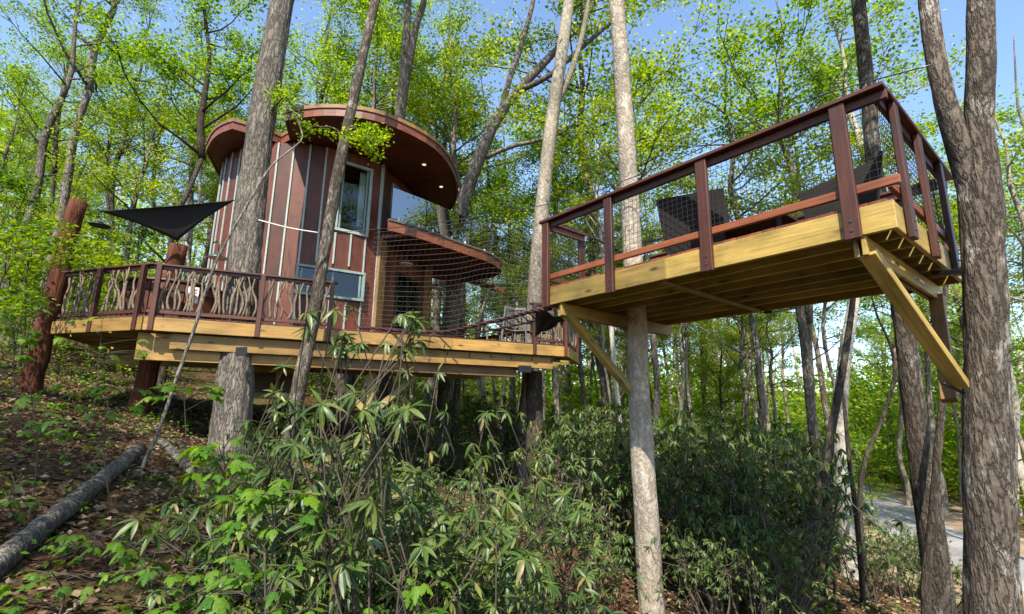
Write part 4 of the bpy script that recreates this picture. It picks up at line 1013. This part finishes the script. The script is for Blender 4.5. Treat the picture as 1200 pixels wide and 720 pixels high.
# trunks that can be placed in the photograph: column at eye level, distance, trunk variant, bark
FIXED = {0: [(8,17,3,'bark_oak'),(36,19,1,'bark_oak'),(64,22,0,'bark_oak'),(88,24,6,'bark_mottled'),(112,26,1,'bark_mottled'),(132,21,2,'bark_oak'),(150,28,6,'bark_oak'),(168,30,1,'bark_dark'),(192,17,6,'bark_dark'),(206,22,4,'bark_oak'),(225,27,5,'bark_mottled')],
         1: [(398,24,1,'bark_oak'),(505,26,4,'bark_oak'),(533,22,7,'bark_mottled'),(560,34,0,'bark_pale'),(588,30,6,'bark_oak'),(603,38,4,'bark_pale'),(652,24,1,'bark_pale'),(668,32,4,'bark_oak'),(690,28,0,'bark_mottled'),(712,40,5,'bark_oak'),(430,25,0,'bark_oak'),(512,29,6,'bark_mottled'),(575,25,6,'bark_oak'),(618,27,0,'bark_pale'),(690,23,6,'bark_oak'),(735,24,0,'bark_mottled'),(415,21,7,'bark_oak'),(448,27,3,'bark_mottled'),(498,25,3,'bark_oak'),(606,27,3,'bark_oak'),(690,19,3,'bark_mottled'),(345,24,5,'bark_oak'),(380,28,3,'bark_oak')],
         2: [(786,19,1,'bark_pale'),(808,24,3,'bark_oak'),(826,30,5,'bark_mottled'),(838,22,0,'bark_dark'),(862,18,3,'bark_mottled'),(894,21,1,'bark_pale'),(930,17,0,'bark_oak'),(943,15,4,'bark_oak'),(965,24,1,'bark_mottled'),(1040,28,0,'bark_pale'),(1060,33,6,'bark_pale'),(1078,26,4,'bark_oak'),(1122,30,1,'bark_pale'),(1192,22,0,'bark_pale'),(1210,16,1,'bark_pale'),(775,16,0,'bark_mottled'),(875,15.5,6,'bark_mottled'),(1150,18,6,'bark_oak'),(1240,19,1,'bark_oak')]}
placed = []
for zi, (nm, where, frm, grp, test, cnt, (y0, y1)) in enumerate(ZONES):
    spots = []
    for c, dist, ti, bk in FIXED[zi]:
        r = ray(c, 430); m = dist/r.y; spots.append((r.x*m, dist, ti, bk))
    tries = 0
    while len(spots) < cnt and tries < 5000:
        tries += 1; y = random.uniform(y0, y1); x = random.uniform(-1.15*y, 1.25*y)
        if not test(x, y) or road_d(x, y) < 4.2: continue
        if -11.5 < x < 2.5 and y < 21.5: continue
        if min([(x-a)**2+(y-b_)**2 for a, b_, *_ in spots+placed]+[99]) < 3.2: continue
        spots.append((x, y, random.randrange(8), random.choice(['bark_oak','bark_pale','bark_mottled','bark_pale','bark_oak','bark_white'])))
    placed += spots
    spots.sort(key=lambda s: proj((s[0], s[1], gzf(s[0], s[1])+1.5))[0])
    for k, (x, y, ti, bk) in enumerate(spots):
        z = gzf(x, y); rz = random.uniform(0, 6.28); sc = random.uniform(.85, 1.2)
        t = thing(nm, (x,y,z), f'{BKN[bk]} trunk {where}, {ORD[k]} {frm}', 'tree', grp)
        if k % 4 == 3 and not (zi == 1 and y < 27): sc *= .5
        elif zi == 1 and y < 28: sc = 1.22
        m = T((x,y,z)) @ Matrix.Rotation(rz, 4, 'Z') @ Matrix.Scale(sc, 4)
        obj('trunk', trunk_mesh(ti, bk), m, t)
        add_crown(t, random.randrange(6), bk, m @ TR[ti][1], sc*random.uniform(.75,1.05), random.uniform(0,6.28))
random.seed(66); pts_ = []; tries = 0
while len(pts_) < 46 and tries < 6000:
    tries += 1; c = random.uniform(545, 1185); dist = random.uniform(15.5, 40); r = ray(c, 440); x, y = r.x*dist/r.y, dist
    if road_d(x, y) < 3.6 or (x < 2.6 and y < 21) or min([(x-a)**2+(y-b_)**2 for a, b_, *_ in placed]+[(x-a)**2+(y-b_)**2 for a, b_ in pts_]+[99]) < 1.1: continue
    pts_.append((x, y))
pts_.sort(key=lambda q: proj((q[0], q[1], gzf(*q)+1.5))[0])
for k, (x, y) in enumerate(pts_):
    z = gzf(x, y); ti = random.choice((0,2,6,4)); bk = random.choice(('bark_pale','bark_white','bark_oak','bark_pale')); sc = random.uniform(.8,1.15)
    t = thing('pole_tree', (x,y,z), f'slim {BKN[bk]} pole tree below the platform level, {ORD[k]} counted from the house', 'tree', 'slim pole trees in the wood'); m = T((x,y,z)) @ Matrix.Rotation(random.uniform(0,6.3), 4, 'Z') @ Matrix.Diagonal((sc*.75, sc*.75, sc, 1))
    obj('trunk', trunk_mesh(ti, bk), m, t); add_crown(t, random.randrange(6), bk, m @ TR[ti][1], .55, random.uniform(0,6.3))
# trees standing behind the viewer that shade the slope
for x, y, lab, ci, sc in ((-9.2,-.6,'leafy tree outside the view whose crown shades the left slope',0,.8), (-13,1.5,'leafy tree outside the view, uphill of the fallen log',4,.85), (-6.2,-2.2,'leafy tree outside the view, downhill of the maple saplings',1,.8),
                      (-7.8,.4,'leafy tree outside the view, level with the deck trunk shade',5,.75), (-15.5,4.5,'leafy tree outside the view at the uphill end of the slope',2,.9)):
    z = gzf(x, y); t = thing('shade_tree', (x,y,z), lab, 'tree'); m = T((x,y,z)) @ Matrix.Scale(.7,4); obj('trunk', trunk_mesh(2,'bark_oak'), m, t); add_crown(t, ci, 'bark_oak', m @ TR[2][1], sc, 1.)

# ---- understory saplings
UND = []
for i in range(4):
    random.seed(500+i); b = MB(); H = [3.2,4.5,2.4,5.2][i]; p = [V(0,0,-.2)]; pts = []
    for k in range(6): p.append(p[-1]+V(random.uniform(-.16,.16), random.uniform(-.16,.16), (H+.2)/6))
    b.tube(resample(p, 14), rlerp([.035,.028,.02,.008], 14), 6); pl = resample(p, 40)
    for k in range(15):
        q = pl[random.randint(10,39)]; a = random.uniform(0,6.3); ln = random.uniform(.5,1.4); e = q+V(math.cos(a)*ln, math.sin(a)*ln, random.uniform(-.05,.35)*ln)
        b.tube([q, lerp(q,e,.5)+V(0,0,.08), e], [.012,.008,.004], 4, caps=False)
        pts += [tuple(lerp(q,e,u)+V(0,0,.05)) for u in (.35,.55,.75,.9,1.05)]
    v, f = leaf_cloud(pts, 26, .17, .075, .13, zs=.35, droop=.25)
    UND.append((b.mesh('stem', M['twig']), arr_mesh('crown', v, f, M['crown_dark']), arr_mesh('crown', v, f, M['crown'])))
random.seed(77)
us = []
tries = 0
while len(us) < 62 and tries < 4000:
    tries += 1; y = random.uniform(12.5, 34); x = random.uniform(-1.2*y, .55*y) if len(us) < 50 else random.uniform(.1*y, 1.1*y)
    if -11.2 < x < 2.4 and y < 21.5: continue
    if road_d(x, y) < 4: continue
    if x > -4 and y < 17: continue
    if min([(x-a)**2+(y-b_)**2 for a, b_, _ in us]+[99]) < .8: continue
    us.append((x, y, random.randrange(4)))
for c, yy, zz, ti in ((2,345,9.5,0),(20,250,14,3),(120,330,17,0),(150,300,18,1),(50,300,17.5,3),(95,290,19,1),(130,290,22,3),(10,290,20,3),(800,430,22,1),(850,430,26,3),(900,430,24,1),(950,430,28,3),(1000,430,25,1),(690,430,24,3),(730,430,27,1),(1040,430,32,3),(1080,420,36,3),(870,430,34,3),(780,430,32,3)):
    q = P(c, yy, zz); us.append((q.x, q.y, ti))
us.sort(key=lambda s: proj((s[0], s[1], gzf(s[0], s[1])+1.5))[0])
nl = sum(1 for s in us if s[0] < -4)
cl = cr = 0
for x, y, ti in us:
    z = gzf(x, y)
    if x < -6 and proj((x,y,z+1.5))[0] < 320: lab = f'leafy green sapling on the slope above the deck, {ORD[cl]} from the left edge'; cl += 1
    else: lab = f'leafy green sapling in the wood beyond the deck, {ORD[cr]} from the house'; cr += 1
    t = thing('understory_sapling', (x,y,z), lab, 'sapling', 'saplings under the trees'); m = T((x,y,z)) @ Matrix.Rotation(random.uniform(0,6.28), 4, 'Z') @ Matrix.Scale(random.uniform(.8,1.3), 4)
    obj('stem', UND[ti][0], m, t); obj('crown', UND[ti][1] if x < -3 else UND[ti][2], m, t)  # lighter leaf copy towards the right paints in the sunlight there

# ---- ground cover and far woods (uncountable)
def rnd_in(n, x0, x1, y0, y1): return rng.uniform(x0, x1, n), rng.uniform(y0, y1, n)
x, y = rnd_in(80000, -19, 2.5, 2.2, 19)
x2, y2 = rnd_in(34000, 2.5, 17, 4, 24); rd = np.array([road_d(a, b_) for a, b_ in zip(x2[::1], y2[::1])]); kk = (rd > 2.1)&(rng.uniform(0,1,len(rd)) < sstep(1.8, 5.5, rd)); x = np.concatenate([x, x2[kk]]); y = np.concatenate([y, y2[kk]]); z = gz(x, y)+rng.uniform(.005,.05,len(x)); n = len(x)
d = rand_dirs(n, .25); nr = rng.normal(size=(n,3))*.45; nr[:,2] += 1; Ln = rng.uniform(.05,.12,n)
v, f = leaf_quads(np.stack([x,y,z],1), d, nr, Ln, Ln*rng.uniform(.45,.8,n), .2)
tag(obj('leaf_litter', arr_mesh('leaf_litter', v, f, M['litter'])), 'brown fallen leaves covering the slope below the deck', 'leaf litter', kind='stuff')
cx, cy_ = rnd_in(1500, -40, 42, 14, 48); keep = np.array([not(-11.5 < a < 2.5 and b_ < 21) and road_d(a, b_) > 3.6 for a, b_ in zip(cx, cy_)]); cx, cy_ = cx[keep], cy_[keep]
cz = gz(cx, cy_)+rng.uniform(.2,1.0,len(cx))*np.where(cx > 2, 1.8, 1.)
for sel, mt, lb in ((cx <= 0, 'crown_dark', 'low green undergrowth covering the hillside left of and behind the house'), (cx > 0, 'crown', 'pale green undergrowth in the wood behind the platform')):  # the right half takes a lighter leaf colour in place of sunlight
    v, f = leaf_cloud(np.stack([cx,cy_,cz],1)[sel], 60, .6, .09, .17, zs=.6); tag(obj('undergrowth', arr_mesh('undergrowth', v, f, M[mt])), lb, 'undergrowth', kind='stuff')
cx, cy_ = rnd_in(1000, -16, -3.5, 3.2, 16); ex, ey = rnd_in(260, 5, 13, 7, 20); ok = np.array([road_d(a, b_) > 2.8 for a, b_ in zip(ex, ey)]); cx, cy_ = np.concatenate([cx, ex[ok]]), np.concatenate([cy_, ey[ok]]); cz = gz(cx, cy_)+rng.uniform(.04,.2,len(cx)); v, f = leaf_cloud(np.stack([cx,cy_,cz],1), 7, .13, .05, .10, zs=.3)
tag(obj('ground_cover', arr_mesh('ground_cover', v, f, M['maple'])), 'scattered small green seedlings among the fallen leaves on the slope', 'ground cover', kind='stuff')
# far wood: leaf clumps over bare stems
nF = 5200; ang = rng.uniform(R(-62), R(62), nF); dist = rng.uniform(42, 90, nF); cx, cy_ = np.sin(ang)*dist, np.cos(ang)*dist
hmax = np.where(ang > R(25), 11., 15.); cz = gz(cx, cy_)+rng.uniform(.1, 1, nF)*hmax*rng.uniform(.15,1,nF)
ok = np.array([road_d(a, b_) > 4 for a, b_ in zip(cx, cy_)]); cx, cy_, cz = cx[ok], cy_[ok], cz[ok]
a2 = rng.uniform(R(3), R(52), 1800); d2_ = rng.uniform(44, 75, 1800); x2, y2 = np.sin(a2)*d2_, np.cos(a2)*d2_; z2 = gz(x2, y2)+rng.uniform(0, 8, 1800)
cx, cy_, cz = np.concatenate([cx, x2]), np.concatenate([cy_, y2]), np.concatenate([cz, z2])
v, f = leaf_cloud(np.stack([cx,cy_,cz],1), 26, 1.1, .3, .55, zs=.8)
tag(obj('far_woods', arr_mesh('far_woods', v, f, M['crown'])), 'distant pale green woodland closing the view behind the trees', 'woodland', kind='stuff')
b = MB(); random.seed(9)
for i in range(170):
    a = random.uniform(R(-60), R(60)); dd_ = random.uniform(46, 90); x, y = math.sin(a)*dd_, math.cos(a)*dd_; z = gzf(x, y); h = random.uniform(9,17); r = random.uniform(.1,.28)
    b.tube([V(x,y,z-.5), V(x+random.uniform(-.4,.4),y,z+h*.5), V(x+random.uniform(-.8,.8),y,z+h)], [r,r*.8,r*.3], 5)
tag(b.build('far_stems', M['bark_pale'], None, (0,0,0)), 'distant bare stems of the far woodland behind the trees', 'woodland', kind='stuff')

# ---- rhododendrons
def rh_section(n=5):
    t = np.linspace(0, 1, n); w = np.array([.0, .82, 1.0, .72, .0]) if n == 5 else np.sin(np.pi*t)
    return t, w
def rhodo_leaf_mesh(name, curl):
    b = MB(); ts = [0,.12,.32,.55,.8,1.]; ws = [.03,.045,.10,.118,.082,.008]; vs = []
    for t, w in zip(ts, ws):
        zz = -curl*t*t*.5+.02*math.sin(t*6); vs += [V(t,-w,zz+.35*w), V(t,0,zz), V(t,w,zz+.35*w)]
    fs = []
    for i in range(5):
        for k in range(2): fs.append((i*3+k, i*3+k+1, i*3+k+4, i*3+k+3))
    b.add(vs, fs, True); return b.mesh(name, M['rhodo_leaf'])
RHL = [rhodo_leaf_mesh('leaf', c) for c in (.1,.35,.7,1.0)]
def whorl(axis, n, droop):
    """leaf frames (3x3 columns) around a twig tip"""
    z = axis.normalized(); x = V(1,0,0) if abs(z.x) < .9 else V(0,1,0); x = (x-z*x.dot(z)).normalized(); y = z.cross(x); out = []; o = random.uniform(0,6)
    for k in range(n):
        a = o+2*math.pi*k/n+random.uniform(-.22,.22); el = R(random.uniform(-30,35))-droop
        if k == 0 and random.random() < .4: el = R(70)
        h = x*math.cos(a)+y*math.sin(a); d = (h*math.cos(el)+z*math.sin(el)).normalized(); s = z.cross(h).normalized(); nn = d.cross(s)
        s = (s*math.cos(.0)+nn*random.uniform(-.3,.3)).normalized(); nn = d.cross(s); out.append(Matrix((d, s, nn)).transposed())
    return out
def stem_to(b, base, tip, r):
    m = lerp(base, tip, random.uniform(.45,.65)); w_ = .22*(tip-base).length; m = m+V(random.uniform(-w_,w_), random.uniform(-w_,w_), -.15*(tip-base).length)
    b.tube(resample([base, lerp(base, m, .5)+V(random.uniform(-.05,.05),random.uniform(-.05,.05),0), m, tip], 9), rlerp([r, r*.7, .006], 9), 5, .06, caps=False)
random.seed(91)
NEAR = [((425,385),(75,26),(3.5,4.1),20,'rhododendron spray reaching up in front of the house corner'),
        ((415,515),(70,55),(2.7,3.2),27,'rhododendron with large glossy leaves before the slim leaning trunk'),
        ((322,480),(38,55),(3.6,4.2),18,'rhododendron in shade between the thickest trunk and the slim trunk'),
        ((510,585),(85,50),(3.1,3.7),27,'rhododendron with wide whorls in the middle foreground below the deck'),
        ((385,640),(75,55),(2.5,2.9),26,'low rhododendron at the bottom edge beside the bright maple sapling'),
        ((560,675),(90,38),(3.0,3.6),26,'rhododendron along the bottom edge left of the smooth platform trunk'),
        ((575,520),(35,40),(4.4,5.0),9,'rhododendron in front of the trunk under the far deck corner'),
        ((485,470),(45,35),(4.4,5.2),12,'rhododendron around the yellow deck post'),
        ((665,600),(40,70),(4.4,5.2),15,'thin rhododendron with brown twigs left of the smooth platform trunk')]
for (cx, cy2), (rx, ry), (z0, z1), nw, lab in NEAR:
    zc = (z0+z1)/2; c = P(cx, cy2+ry*1.5, zc); base = V(c.x, c.y+.15, gzf(c.x, c.y+.15)-.05)
    t = thing('rhododendron', base, lab, 'shrub', 'rhododendrons in the foreground'); b = MB(); forks = []
    for k in range(3):
        f1 = base+V(random.uniform(-.3,.3), random.uniform(-.2,.3), (P(cx,cy2+ry*.7,zc).z-base.z)*random.uniform(.55,.8)); forks.append(f1)
        b.tube(resample([base+V(random.uniform(-.08,.08),random.uniform(-.08,.08),0), lerp(base,f1,.5)+V(random.uniform(-.12,.12),random.uniform(-.12,.12),0), f1], 9), rlerp([.014,.011,.008], 9), 6, .08)
    for k in range(nw):
        u, w = random.uniform(-1,1), random.uniform(-1,1)
        tip = P(cx+rx*u*math.sqrt(1-.4*w*w), cy2+ry*w, random.uniform(z0, z1)); fk = min(forks, key=lambda q: (q-tip).length+random.uniform(0,.3)); stem_to(b, fk, tip, .0052)
        ax = V(random.uniform(-.5,.5), random.uniform(-.7,.2), 1); Lf = random.uniform(.095,.15); dr = R(random.uniform(0,40))
        for mm in whorl(ax, random.randint(9,11), dr):
            mi = T(tip) @ mm.to_4x4() @ Matrix.Diagonal((Lf*random.uniform(.65,1.12),)*3+(1,)); obj('leaf', RHL[random.randrange(4)], mi, t)
    b.build('branches', M['twig'], t)
# thicket: shared bush meshes
def leaf_tmpl():
    ts = np.array([0,.3,.62,1.]); ws = np.array([.02,.11,.11,.008]); z = -.35*ts*ts
    v = np.concatenate([np.stack([ts,-ws,z+.3*ws],1), np.stack([ts,0*ts,z],1), np.stack([ts,ws,z+.3*ws],1)])
    f = []
    for i in range(3):
        for a in (0,4): f.append((a+i, a+i+1, a+4+i+1, a+4+i))
    return v, np.array(f)
LTV, LTF = leaf_tmpl()
BUSH = []
for i in range(5):
    random.seed(700+i); H = [2.4,2.8,2.1,2.6,3.0][i]; b = MB(); mats = []; tips = []
    for k in range(9):
        a = random.uniform(0,6.3); p0 = V(random.uniform(-.25,.25), random.uniform(-.25,.25), -.15); f1 = V(math.cos(a)*random.uniform(.2,.8), math.sin(a)*random.uniform(.2,.8), H*random.uniform(.35,.65))
        b.tube(resample([p0, lerp(p0,f1,.5)+V(random.uniform(-.2,.2),random.uniform(-.2,.2),0), f1], 9), rlerp([.03,.024,.016], 9), 5, .08)
        for j in range(17):
            aa_ = random.uniform(0,6.3); rr_ = random.uniform(.15,.8); tip = f1+V(math.cos(aa_)*rr_, math.sin(aa_)*rr_, random.uniform(-.5,.95)*H*.35)
            if tip.z < .25: continue
            if j % 2 == 0: stem_to(b, f1, tip, .010)
            for mm in whorl(V(random.uniform(-.6,.6), random.uniform(-.6,.6), 1), random.randint(8,11), R(random.uniform(0,40))):
                Lf = random.uniform(.10,.17); mats.append((np.array(mm)*Lf, np.array(tip)))
    A_ = np.stack([m_[0] for m_ in mats]); B_ = np.stack([m_[1] for m_ in mats])
    v = np.einsum('nij,kj->nki', A_, LTV)+B_[:,None,:]; k0 = len(LTV); f = (LTF[None]+(np.arange(len(A_))*k0)[:,None,None]).reshape(-1,4)
    BUSH.append((b.mesh('branches', M['twig']), arr_mesh('foliage', v.reshape(-1,3), f, M['rhodo'], True)))
random.seed(93)
bs = []
for c, zz, top in ((690,9.0,500),(655,15.0,462),(700,10.5,478),(668,12.5,470),(720,12.0,470),(800,9.6,500),(830,8.6,545),(860,9.5,480),(900,8.6,520),(935,10.2,490),(905,11.5,462),(840,12.0,465),(790,12.5,468),(925,11.0,520),
                   (915,8.8,640),(880,7.6,640),(825,7.4,640),(690,7.6,610),(655,7.4,640),(545,7.2,690),(490,7.5,640),(560,16.5,455),(600,17.5,458),(690,14.5,458),(740,14.5,455),(820,15.5,452),(890,15.5,450),(950,15.0,470),
                   (915,7.6,680),(705,6.6,690),(500,13.5,560),(545,14.0,540),(580,14.5,520),(470,13.0,560),(650,9.0,560),(940,12.5,600),(630,6.8,690),(430,5.4,570),(375,5.6,540),(520,5.2,640),(585,5.6,660),(465,6.2,610),(335,5.4,600),(395,4.4,660),(470,4.6,690),(300,6.5,560),(1012,10.0,650),(1075,15.0,635),(345,3.9,570),(450,3.9,580),(530,4.2,610),(420,3.4,650),(325,3.4,690),(590,4.4,630),(500,3.6,690),(655,4.6,680),(385,4.7,490),(432,4.5,515),(328,4.6,530),(485,5.0,555),(545,5.2,600),(400,3.7,590),(462,3.8,615),(355,3.7,625),(1062,11.5,640),(1112,11.0,690),(1045,11.0,655),(975,14.5,560)):
    r = ray(c, top); m_ = zz; q = r*m_; bs.append((q.x, q.y, q.z))
bs.sort(key=lambda s: proj(s)[0])
kn = kf = 0
for k, (x, y, zt_) in enumerate(bs):
    z = gzf(x, y); i = random.randrange(5); sc = max(.55, min(1.5, (zt_-z)/[2.4,2.8,2.1,2.6,3.0][i]))
    if y < 6.4: lab_ = f'leafy rhododendron bush at the bottom of the view, {ORD[kn]} from the left slope'; kn += 1
    else: lab_ = f'rhododendron bush of the dark thicket below deck and platform, {ORD[kf]} from the deck post'; kf += 1
    t = thing('rhododendron', (x,y,z), lab_, 'shrub', 'rhododendrons of the thicket')
    m = T((x,y,z)) @ Matrix.Rotation(random.uniform(0,6.28), 4, 'Z') @ Matrix.Diagonal((min(1.15,sc*1.05), min(1.15,sc*1.05), sc, 1)); obj('branches', BUSH[i][0], m, t); obj('foliage', BUSH[i][1], m, t)

for c, zz, top, lab in ((632,6.0,610,'withered red-brown shrub in front of the trunk under the deck corner'), (600,5.4,660,'withered red-brown shrub low at the bottom edge among green leaves'), (680,6.4,640,'withered red-brown shrub close to the smooth platform trunk')):
    q = ray(c, top)*zz; z = gzf(q.x, q.y); sc = max(.3, (q.z-z)/2.4); t = thing('withered_shrub', (q.x,q.y,z), lab, 'shrub'); m = T((q.x,q.y,z)) @ Matrix.Rotation(c, 4, 'Z') @ Matrix.Diagonal((.6,.6,sc,1))
    obj('branches', BUSH[0][0], m, t); me = BUSH[0][1].copy(); me.materials.clear(); me.materials.append(M['withered']); obj('foliage', me, m, t)

# ---- maple saplings with single leaves
def maple_leaf_mesh(name, droop):
    hf = [(.03,.13),(-.03,.27),(.10,.28),(.13,.40),(.24,.37),(.42,.55),(.45,.42),(.56,.43),(.50,.25),(.61,.20),(.68,.25),(.74,.15),(.85,.15)]
    hf = [(x+random.uniform(-.02,.02), y*random.uniform(.88,1.08)) for x, y in hf]; pts = [(0,0)]+[(x,-y) for x, y in hf]+[(1.05,0)]+[(x,y*.94) for x, y in reversed(hf)]
    b = MB(); z = lambda x, y: -droop*(x*x*.35+y*y*.9)+.05*abs(y)
    vs = [V(.32,0,.03)]+[V(x,y,z(x,y)) for x, y in pts]; n = len(pts)
    b.add(vs, [(0, 1+i, 1+(i+1)%n) for i in range(n)], True); return b.mesh(name, M['maple'])
MPL = [maple_leaf_mesh('leaf', d_) for d_ in (.2,.4,.6,.9,1.2)]
random.seed(95)
MAP = [((262,545),(40,50),(2.7,2.85),22,.10,'tall maple sapling with bright sunlit leaves before the thickest trunk'),
       ((325,600),(50,40),(2.5,2.8),18,.09,'maple sapling with bright leaves left of the large rhododendron'),
       ((310,680),(60,40),(2.1,2.4),18,.09,'bright maple sapling at the bottom edge below the rhododendron'),
       ((215,458),(45,10),(5.3,5.6),12,.13,'flat maple spray hanging just below the deck beam by the crooked sapling'),
       ((130,470),(60,22),(6.0,6.5),14,.13,'shaded maple sapling on the slope below the short cedar log'),
       ((35,480),(40,35),(5.0,5.5),16,.12,'shaded maple sapling at the left edge below the tall cedar log'),
       ((195,640),(60,28),(3.9,4.3),16,.10,'shaded maple sapling on the slope right of the fallen log end'),
       ((110,645),(60,25),(4.3,4.7),14,.10,'shaded maple sapling below the fallen log on the slope'),
       ((60,690),(60,25),(3.6,3.9),14,.10,'shaded maple sapling in the bottom left corner'),
       ((190,690),(60,25),(3.2,3.5),16,.10,'shaded maple sapling at the bottom edge right of the corner one'),
       ((30,385),(30,45),(7.0,7.6),18,.15,'maple sapling with broad leaves in front of the tall cedar log'),
       ((470,690),(60,25),(2.5,2.8),10,.09,'small maple sapling low among the bottom edge rhododendrons'),
       ((120,395),(50,30),(8.5,9.0),12,.13,'maple sapling below the left deck corner'),
       ((25,575),(30,25),(4.8,5.2),10,.11,'small maple sapling above the thick end of the fallen log')]
for (cx, cy2), (rx, ry), (z0, z1), nn_, size, lab in MAP:
    c = P(cx, cy2+ry, (z0+z1)/2); base = V(c.x+random.uniform(-.1,.1), c.y+.15, 0); base.z = gzf(base.x, base.y)-.03; top = P(cx, cy2-ry*.8, (z0+z1)/2)
    t = thing('maple_sapling', base, lab, 'sapling', 'maple saplings in the foreground'); b = MB(); st = resample([base, lerp(base, top, .5)+V(random.uniform(-.1,.1), random.uniform(-.1,.1), 0), top], 16)
    b.tube(st, rlerp([.010,.007,.004], 16), 5, .05)
    for k in range(nn_):
        q = P(cx+rx*random.uniform(-1,1), cy2+ry*random.uniform(-1,1), random.uniform(z0,z1)); s0_ = min(st, key=lambda s: (s-q).length); s0_ = st[max(0, st.index(s0_)-1)]
        b.tube([s0_, lerp(s0_,q,.55)+V(0,0,.02), q], [.004,.003,.0018], 4, caps=False)
        for j in range(random.choice((2,2,3,4))):
            h = (q-s0_); h.z = 0; a = math.atan2(h.y, h.x)+random.uniform(-.5,.5)+(j-.5)*1.5; el = R(random.uniform(-40,0))
            d = V(math.cos(a)*math.cos(el), math.sin(a)*math.cos(el), math.sin(el)); s_ = V(0,0,1).cross(d).normalized(); n_ = d.cross(s_); s_ = (s_+n_*random.uniform(-.35,.35)).normalized(); n_ = d.cross(s_)
            e_ = q+d*size*.25; b.tube([q, e_], .0012, 3, caps=False)
            obj('leaf', random.choice(MPL), T(e_) @ Matrix((d,s_,n_)).transposed().to_4x4() @ Matrix.Scale(size*random.uniform(.45,1.15), 4), t)
    b.build('stem', M['twig'], t)

# ---- fallen logs
def fallen(name, pa, pb, r0, r1, label, mat='bark_oak'):
    a, b_ = RG(*pa), RG(*pb); n = 16; pts = []
    for i in range(n):
        p = lerp(a, b_, i/(n-1)); pts.append(V(p.x, p.y, max(gzf(p.x, p.y), p.z)+lerp(r0, r1, i/(n-1))*.6+random.uniform(-.012,.012)))
    b = MB(); b.tube(pts, [lerp(r0, r1, i/(n-1)) for i in range(n)], 14, .05); o = b.build(name, M[mat], None, pts[0]); tag(o, label, 'log'); return o
fallen('fallen_log', (-40,700), (162,532), .105, .10, 'grey fallen log lying down the slope from the left edge')
fallen('fallen_branch', (188,520), (250,590), .07, .08, 'short fallen branch at the foot of the thickest trunk')
fallen('fallen_branch', (205,520), (262,575), .05, .06, 'thinner fallen branch close against the thickest trunk foot', 'bark_dark')
